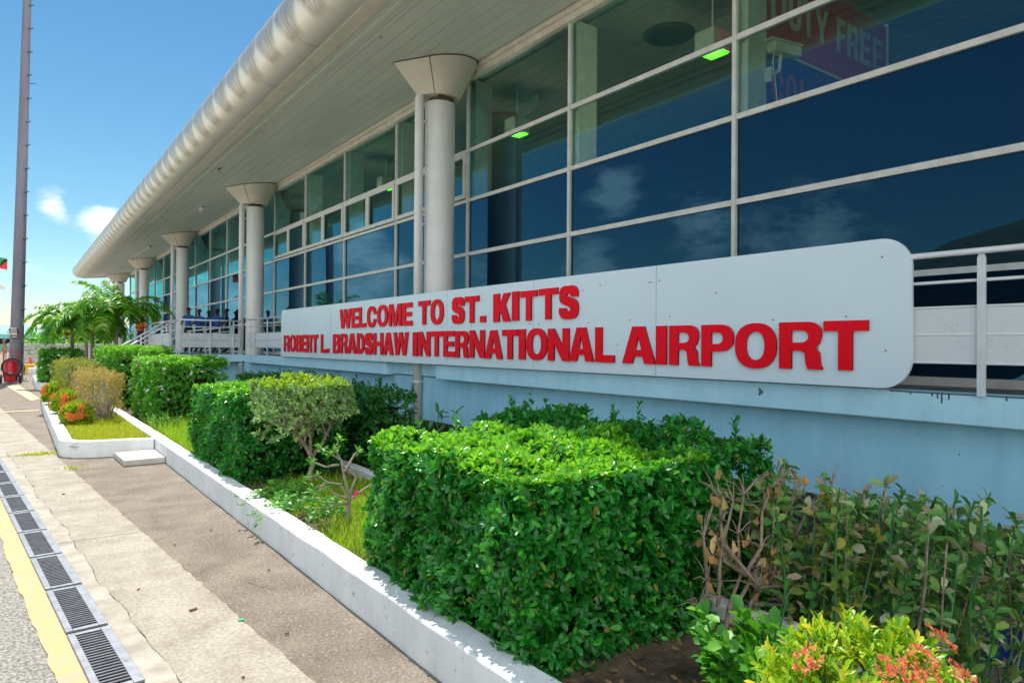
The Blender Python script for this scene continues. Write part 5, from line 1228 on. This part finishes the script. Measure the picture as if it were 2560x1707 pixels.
stems_plant('sprawling dark plant in the lower right corner beside the blue crate', 5.0, 1.25, -.95, .75, 16, .10, MT['ficusd'], .3)

# ixora, near
def ixora(c, r, k, leaf, label, fl, base, lowpoly=False, group='orange-flowered ixora bushes', pm='orange'):
    t = thing('ixora_bush', base, label, 'flowering bush', group)
    P, N = sphere_pts(c, r, k, -.5); AX = unit(N*.7+rng.normal(0, .25, N.shape)+[0, 0, .8])
    V, T = cat([rosettes(P, AX, 8, leaf, .38, spread=(12, 55), stem=.9, lowpoly=lowpoly), rosettes(P*.8+np.array(c)*.2, AX, 5, leaf, .4, spread=(30, 80), stem=.5, lowpoly=lowpoly)]); np_obj('foliage', V, T, MT['ixl'], t)
    branch_tree(base, [tuple(P[i]) for i in rng.choice(k, 12, replace=False)], .02).build('branches', MT['twig'], t)
    Vs = []
    for p, s_ in fl:
        p = np.array(p); d = unit((p-np.array(c))[None])[0]; m_ = 34
        a = rng.uniform(0, 6.28, m_); rr = s_*np.sqrt(rng.uniform(0, 1, m_)); U = unit(np.cross(d, [0.3, 0.1, 1.])[None])[0]; W = np.cross(d, U)
        Q = p+U*(rr*np.cos(a))[:, None]+W*(rr*np.sin(a))[:, None]+d*(.35*s_*(1-(rr/s_)**2))[:, None]
        Vs.append(rosettes(Q, np.tile(d, (m_, 1))+rng.normal(0, .3, (m_, 3)), 4, s_*.30, .55, spread=(60, 88), stem=0, lowpoly=True))
    V, T = cat(Vs); np_obj('blossom', V, T, MT[pm], t)
    return t
ixora((2.28, 1.15, .46), (.43, .33, .31), 480, .050, 'near ixora bush with bright yellow-green leaves and orange flower heads, in the lower right corner',
      [((2.33+.44*1.16*a/q, 1.15+.32*1.16*b_/q, .44+.30*1.16*c_/q), s_) for a, b_, c_, s_, q in [(a, b_, c_, s_, math.sqrt(a*a+b_*b_+c_*c_)) for a, b_, c_, s_ in [(-.1, -.5, .85, .055), (.3, -.4, .85, .06), (.05, -.75, .66, .075), (-.25, -.65, .7, .06), (-.6, .1, .8, .05), (-.62, -.40, .68, .045), (-.85, .0, .5, .045), (-.9, -.25, .35, .04), (-.35, -.45, .82, .06), (-.45, -.85, .3, .05)]]], (2.33, 1.15, .15))
stems_plant('bright serrated-leaf hibiscus shoot at the foot of the nearest hedge', 2.52, 1.80, .15, .36, 18, .09, MT['hib'], .24, .62, 'hibiscus')
# ixoras on the front planter
for i, (x, y, z, r_, lab) in enumerate([(.93, 14.8, .36, .25, 'round orange-flowered ixora, nearest on the front grass planter'), (.88, 16.9, .42, .28, 'round orange-flowered ixora, middle one on the front grass planter'), (.84, 19.5, .46, .33, 'round orange-flowered ixora, farthest on the front grass planter')]):
    fl = []
    for k in range(15):
        a = rng.uniform(2.4, 5.2); el = rng.uniform(-.2, .9); fl.append(((x+1.05*r_*math.cos(a)*math.cos(el), y+1.25*r_*math.sin(a)*math.cos(el), z+r_*1.05*math.sin(el)), .07))
    ixora((x, y, z), (r_, r_*1.2, r_*1.0), 520, .075, lab, fl, (x, y, .17), lowpoly=True, pm='orange2')
# brown and yellowing bushes of the front planter
def twiggy(label, box, mat, k, leaf, base, twig='barkp'):
    x0, x1, y0, y1, z0, z1 = box; t = thing('dry_bush', base, label, 'bush')
    P, N = box_shell(*box, k, 'xyXYZ', .25, rnd=.2, lumpy=.08)
    V, T = rosettes(P, unit(N+rng.normal(0, .6, N.shape)), 4, leaf, .5, lowpoly=True); np_obj('foliage', V, T, mat, t)
    b = MB()
    for i in range(90):
        p = Vector(P[rng.integers(len(P))]); q = Vector((base[0]+rng.normal(0, .12), base[1]+rng.normal(0, .35), base[2])); b.tube([q, q.lerp(p, .5)+Vector((0, 0, -.05)), p], [.012, .008, .003], 4)
    b.build('branches', MT[twig], t)
twiggy('half-dead bush with sparse brown and yellow leaves, on the front grass planter', (.98, 1.72, 14.7, 17.6, .42, 1.16), MT['brownl'], 240, .045, (1.38, 15.9, .17))
twiggy('green and yellow leaved bush behind the brown half-dead bush', (.80, 1.62, 18.0, 22.4, .35, 1.28), MT['mixl'], 130, .06, (1.2, 20, .17))

# palms
def frond(b, V_, T_, base, az, el, ln, droop, wid, nl=46):
    d = Vector((math.cos(az), math.sin(az), 0)); P = []; n = 14
    p = Vector(base); e = el
    for i in range(n+1):
        P.append(p.copy()); p = p+(d*math.cos(e)+Vector((0, 0, 1))*math.sin(e))*(ln/n); e -= droop/n*(.5+1.2*i/n)
    b.tube(P, [.018*(1-.8*i/n) for i in range(n+1)], 5)
    side = Vector((-d.y, d.x, 0)); vs, ts = [], []
    for i in range(nl):
        u = .12+.88*i/(nl-1); f_ = u*n; j = min(int(f_), n-1); q = P[j].lerp(P[j+1], f_-j); tg = (P[j+1]-P[j]).normalized(); nu = tg.cross(side).normalized()
        L_ = wid*(math.sin(math.pi*min(1, .12+u*.80))**.6)*random.uniform(.85, 1.1)
        for s in (-1, 1):
            a = (side*s*random.uniform(.65, .95)+tg*random.uniform(.45, .75)+Vector((0, 0, random.uniform(-.05, .38)))).normalized(); c_ = len(vs)
            m1 = q+a*L_*.5; m2 = q+a*L_+Vector((0, 0, -L_*.42*random.uniform(.6, 1.4))); w_ = (tg+Vector((0, 0, random.uniform(-.5, .5)))).normalized()*.028
            vs += [q-w_*.6, q+w_*.6, m1-w_, m1+w_, m2]; ts += [(c_, c_+1, c_+3), (c_, c_+3, c_+2), (c_+2, c_+3, c_+4)]
    o = sum(len(v) for v in V_); V_.append(np.array([tuple(v) for v in vs])); T_.append(np.array(ts)+o)
def palm(label, x, y, zt, fr, z0=.1, r=.07, crown=True):
    t = thing('palm_tree', (x, y, z0), label, 'palm', 'small palms beyond the hedges')
    b = MB(); b.tube([(x, y, z0), (x+.02, y, z0+(zt-z0)*.5), (x, y, zt-.3), (x, y, zt+.15)], [r*1.5, r, r*.9, r*.6], 12); b.build('trunk', MT['bark'], t, smooth=True)
    b = MB(); V_, T_ = [], []
    for az, el, ln, dr in fr: frond(b, V_, T_, (x, y, zt+.05), R(az), R(el), ln, R(dr), .52)
    b.build('frond_stalk', MT['gstem'], t); np_obj('crown', np.concatenate(V_), np.concatenate(T_), MT['palm'], t)
def fr_(k, el0, ln, dr, a0=0):
    return [(a0+i*360/k+random.uniform(-14, 14), el0+random.uniform(-18, 22), ln*random.uniform(.85, 1.1), dr*random.uniform(.8, 1.15)) for i in range(k)]
palm('palm with a pale trunk, its long fronds reaching toward the building, rightmost of the group', 3.05, 29.4, 2.55, fr_(19, 46, 1.75, 120, 10)+[(-15, 42, 2.3, 105), (8, 62, 2.2, 120), (100, 78, 1.9, 60), (200, 70, 2.0, 70), (-80, 66, 1.5, 90)])
palm('leaning palm with drooping yellow-green fronds, left of the group above the flowering hedge', 1.75, 30.9, 2.15, fr_(18, 40, 1.65, 125, 25)+[(175, 55, 1.8, 115), (200, 30, 1.6, 95), (150, 70, 1.6, 90), (230, 20, 1.5, 100)])
palm('full palm in the middle of the group, its fronds hanging over the white stair rail', 2.35, 30.2, 2.35, fr_(18, 42, 1.8, 130, 0)+[(250, 20, 1.5, 110), (300, 10, 1.4, 100), (90, 75, 1.7, 60)])
palm('smaller palm standing behind the others beside the slatted barrier', 2.6, 36.5, 2.3, fr_(11, 45, 1.7, 120, 12))
t = thing('cordyline', (1.9, 33.5, .15), 'dark red spiky-leaved cordyline among the palms', 'plant')
C = np.tile([1.9, 33.5, 2.0], (60, 1))+rng.normal(0, .1, (60, 3)); a = rng.uniform(0, 6.28, 60); A = np.stack([np.cos(a), np.sin(a), rng.uniform(-.3, 1.2, 60)], 1)
V, T = leaves(C, A, np.tile([0, 0, 1.], (60, 1)), rng.uniform(.5, .8, 60), .06); np_obj('foliage', V, T, MT['cord'], t)
b = MB(); b.tube([(1.9, 33.5, .15), (1.9, 33.5, 1.9)], .04, 8); b.build('stem', MT['bark'], t)
# far greenery
for i, (x, y, z, rx, lab) in enumerate([(3.3, 85, 1.4, 3.0, 'distant green bush just right of the mast foot'), (9, 100, 1.6, 4, 'distant green bush behind the palms')]):
    shrub('distant_bush', lab, (x, y, z), (rx, rx, 1.5), 500, .3, MT['jas'], (x, y, 0), lowpoly=True, lo=-.7, r0=.1)
# things reflected in the glass only stay out of the frame: none

# grass
def pts_in(x0, x1, y0, y1, k, z): return np.stack([rng.uniform(x0, x1, k), rng.uniform(y0, y1, k), np.full(k, z)], 1)
p1 = pts_in(1.95, 3.2, 4.25, 7.5, 11000, .155)
m_ = np.sin(p1[:, 0]*5+1)+np.sin(p1[:, 1]*4.1)+rng.normal(0, .6, len(p1)); p1 = p1[m_ > -1.0]
p2 = pts_in(1.95, 3.2, 9.9, 14.4, 11000, .155)
V, T = cat([grass('g', p1, .15, None, .0035, .8), grass('g', p2, .20, None, .006, .7)])
g_ = np_obj('grass', V, T, MT['grass']); tag(g_, 'green grass between the hedges of the long planter', None, None, 'stuff')
p3 = pts_in(.74, 1.72, 11.98, 15.2, 13000, .165); p4 = pts_in(.74, 1.72, 15, 24, 5000, .165)
ok = ~((p3[:, 0] < .74+.35*np.clip((12.5-p3[:, 1])/.5, 0, 1)))
V, T = cat([grass('g', p3[ok], .10, None, .006, .8), grass('g', p4, .14, None, .008, .7)])
g_ = np_obj('grass', V, T, MT['grassy']); tag(g_, 'yellowish short grass on the front planter', None, None, 'stuff')
# weeds at kerb joints
p5 = np.concatenate([np.stack([rng.normal(.32, .16, 260), rng.normal(12.55, .07, 260), np.full(260, .004)], 1), np.stack([rng.normal(.62, .07, 60), rng.normal(10.9, .06, 60), np.full(60, .004)], 1)])
V, T = grass('g', p5, .05, None, .006, 1.2); g_ = np_obj('weeds', V, T, MT['grassy']); tag(g_, 'weeds growing in the concrete joint by the kerb corner', None, None, 'stuff')
# small jasmine weeds beside the lawn
stems_plant('small weedy plant with pale flowers where the two white kerbs meet', 2.15, 13.2, .16, .30, 16, .05, MT['jas'], .32, .35, 'weedy_plant')
# leaf litter
k = 900; P = np.stack([rng.uniform(1.95, 3.22, k), rng.uniform(1.2, 7.7, k), np.full(k, .175)], 1); P = P[(P[:, 1] < 4.3) | (P[:, 1] > 6.9) | (rng.uniform(0, 1, k) < .2)]
V, T = leaves(P, rng.normal(0, 1, P.shape)*[1, 1, .15], rng.normal(0, .35, P.shape)+[0, 0, 1], .045, .022); g_ = np_obj('leaf_litter', V, T, MT['litter']); tag(g_, 'dry fallen leaves on the planter soil', None, None, 'stuff')

# ================================================================== PEOPLE
def person(x, y, z, face, label, shirt, trouser, skin, pose='down', hat=None, hair=True, scale=1.0, vest=None):
    t = thing('person', (x, y, z), label, 'person')
    V = []; E = []; RD = []; K = []
    def v(p, r, k, par=None):
        V.append(p); RD.append(r); K.append(k)
        if par is not None: E.append((par, len(V)-1))
        return len(V)-1
    pel = v((0, 0, .95), (.15, .11), 't'); w1 = v((0, 0, 1.08), (.135, .10), 's', pel); ch = v((0, 0, 1.27), (.155, .11), 's', w1); sh = v((0, 0, 1.42), (.11, .085), 's', ch)
    nk = v((0, .01, 1.50), (.052, .052), 'k', sh); hd0 = v((0, .02, 1.57), (.070, .078), 'k', nk); hd1 = v((0, .02, 1.665), (.092, .108), 'k', hd0); v((0, .01, 1.745), (.066, .072), 'k', hd1)
    v((0, .115, 1.625), (.012, .012), 'k', hd1)      # nose
    hands = []
    for s in (-1, 1):
        a = v((s*.17, 0, 1.40), (.06, .06), 's', sh)
        if pose == 'down': el, wr = (s*.235, -.01, 1.13), (s*.24, .06, .90)
        elif pose == 'fold': el, wr = (s*.25, .03, 1.14), (s*.03, .20, 1.16)
        elif pose == 'chin' and s == 1: el, wr = (s*.22, .10, 1.16), (s*.06, .17, 1.46)
        elif pose == 'phone': el, wr = (s*.24, .04, 1.14), (s*.07, .24, 1.26)
        elif pose == 'lean': el, wr = (s*.24, .08, 1.15), (s*.20, .30, 1.10)
        else: el, wr = (s*.24, .02, 1.14), (s*.20, .16, .98)
        m = v(tuple(np.array((s*.17, 0, 1.40))*.45+np.array(el)*.55), (.050, .050), 's', a); e = v(el, (.040, .040), 'k', m); w_ = v(wr, (.027, .024), 'k', e)
        d = unit((np.array(wr)-np.array(el))[None])[0]; pm = v(tuple(np.array(wr)+d*.06), (.040, .018), 'k', w_)
        sd = np.cross(d, [0, 0, 1.]); sd = sd/np.linalg.norm(sd) if np.linalg.norm(sd) > .1 else np.array([0, 1, 0.])
        for q in range(4):
            f0 = v(tuple(np.array(wr)+d*.095+sd*(q-1.5)*.020), (.009, .009), 'k', pm); f1 = v(tuple(np.array(V[f0])+d*(.035-.004*abs(q-1.5))+np.array([0, 0, -.012])), (.008, .008), 'k', f0)
        v(tuple(np.array(wr)+d*.06+sd*.05), (.010, .010), 'k', w_)
        h_ = v((s*.09, 0, .88), (.095, .10), 't', pel); kn = v((s*.10, .02, .50), (.065, .07), 't', h_); an = v((s*.10, -.01, .10), (.045, .05), 't', kn); ft = v((s*.10, .04, .05), (.045, .045), 'f', an); v((s*.11, .17, .035), (.042, .03), 'f', ft)
    me = bpy.data.meshes.new('p'); me.from_pydata(V, E, []); o = bpy.data.objects.new('p', me); COL.objects.link(o)
    sk = o.modifiers.new('s', 'SKIN'); sk.use_smooth_shade = True; sk.branch_smoothing = .6
    for i, r in enumerate(RD): me.skin_vertices[0].data[i].radius = r
    me.skin_vertices[0].data[0].use_root = True
    o.modifiers.new('d', 'SUBSURF').levels = 1
    dg = bpy.context.evaluated_depsgraph_get(); m2 = bpy.data.meshes.new_from_object(o.evaluated_get(dg)); bpy.data.objects.remove(o)
    mats = [shirt, trouser, skin, MT['black']]; m2.materials.clear()
    for q in mats: m2.materials.append(q)
    Va = np.array(V); idx = {'s': 0, 't': 1, 'k': 2, 'f': 3}
    for p in m2.polygons:
        c = np.array(p.center); best, bd = 0, 9
        for (a_, b_) in E:
            A_, B_ = Va[a_], Va[b_]; u = np.clip(np.dot(c-A_, B_-A_)/max(np.dot(B_-A_, B_-A_), 1e-9), 0, 1); d = np.linalg.norm(c-(A_+(B_-A_)*u))
            if d < bd: bd = d; best = b_ if u > .5 else a_
        p.material_index = idx[K[best]]; p.use_smooth = True
    RM = Matrix.Scale(scale, 4) @ Matrix.Rotation(R(face-90), 4, 'Z'); m2.transform(RM)
    ob = bpy.data.objects.new('body', m2); COL.objects.link(ob); ob.parent = t
    def child(nm, b_, mat): 
        q = b_.build(nm, mat, None, smooth=True); q.data.transform(RM); q.parent = t; return q
    if hair:
        b_ = MB(); vs = []
        for i in range(7):
            ph = i/6*math.pi*.47
            for j in range(16):
                a_ = 2*math.pi*j/16; r_ = .090*math.sin(ph)+.003; yy = -.008+r_*1.10*math.sin(a_); zz_ = 1.665+.105*math.cos(ph)
                if math.sin(a_) > .1 and i > 4: zz_ += .02*(i-4)
                vs.append((r_*math.cos(a_), yy, zz_))
        b_.add(vs, [(i*16+j, i*16+(j+1) % 16, (i+1)*16+(j+1) % 16, (i+1)*16+j) for i in range(6) for j in range(16)]); child('hair', b_, MT['black'])
    b_ = MB()
    for s in (-1, 1): b_.lathe((s*.030, .100, 1.655), [(.001, -.008), (.011, 0), (.001, .008)], 8)
    b_.box(-.025, .025, .100, .108, 1.588, 1.594)
    child('eyes_and_mouth', b_, MT['black'])
    b_ = MB()
    for s in (-1, 1): b_.lathe((s*.085, .005, 1.645), [(.004, -.03), (.016, 0), (.004, .03)], 8)
    child('ears', b_, skin)
    if vest:
        b_ = MB(); b_.lathe((0, 0, 1.0), [(.155, 0), (.16, .2), (.175, .36), (.165, .42), (.08, .46)], 20); q = child('vest', b_, vest); 
        for v_ in q.data.vertices: v_.co = RM @ Vector([(RM.inverted() @ v_.co)[0], (RM.inverted() @ v_.co)[1]*.72, (RM.inverted() @ v_.co)[2]])
    if hat:
        b_ = MB(); b_.lathe((0, .01, 1.69), [(.10, 0), (.10, .05), (.07, .09), (.01, .10)], 18); b_.box(-.07, .07, .08, .18, 1.69, 1.70); child('cap', b_, hat)
    t.scale = (1, 1, 1)
    return t
bl = flat('blue_uniform', (.012, .10, .42), .8); dk = flat('dark_trousers', (.010, .011, .016), .8); s1 = flat('brown_skin', (.10, .045, .025), .5); s2 = flat('dark_skin', (.045, .022, .014), .5)
wb = flat('pale_blue_shirt', (.45, .55, .66), .8); og = flat('orange_hi_vis', (.85, .13, .02), .7); cm = noise_mat('camouflage', (.20, .12, .06), (.34, .25, .15), scale=9, rough=.9); kh = flat('cream_trousers', (.62, .52, .38), .8); s3 = flat('tan_skin', (.38, .17, .09), .5)
dz = 1.35
person(5.55, 29.4, dz, 250, 'person in a blue shirt leaning on the rail, leftmost and nearest of the blue-shirted group', bl, dk, s1, 'lean')
person(6.14, 30.4, dz, 235, 'person in a blue shirt with a hand raised to the chin', bl, dk, s1, 'chin')
person(6.55, 30.6, dz, 245, 'person in a blue shirt with folded arms, looking down, third from left of the group', bl, dk, s2, 'fold', scale=.98)
person(6.68, 29.7, dz, 215, 'person in dark blue seen at the right of the group by the glass', bl, dk, s2, 'down')
person(6.86, 28.9, dz, 160, 'person in dark clothing turned away beside the glass, rightmost of the group', dk, dk, s2, 'down', scale=.99)
person(5.67, 37.6, dz, 250, 'person in a pale shirt looking at a phone behind the stair rail', wb, dk, s2, 'phone')
person(5.35, 40.6, dz, 240, 'person in an orange high-visibility vest behind the palm fronds', og, dk, s2, 'fold', vest=og)
person(-.52, 52.0, 0, 200, 'person in a camouflage top, cap and cream trousers behind the mast, far left', cm, kh, s3, 'rail', hat=cm, scale=1.04)
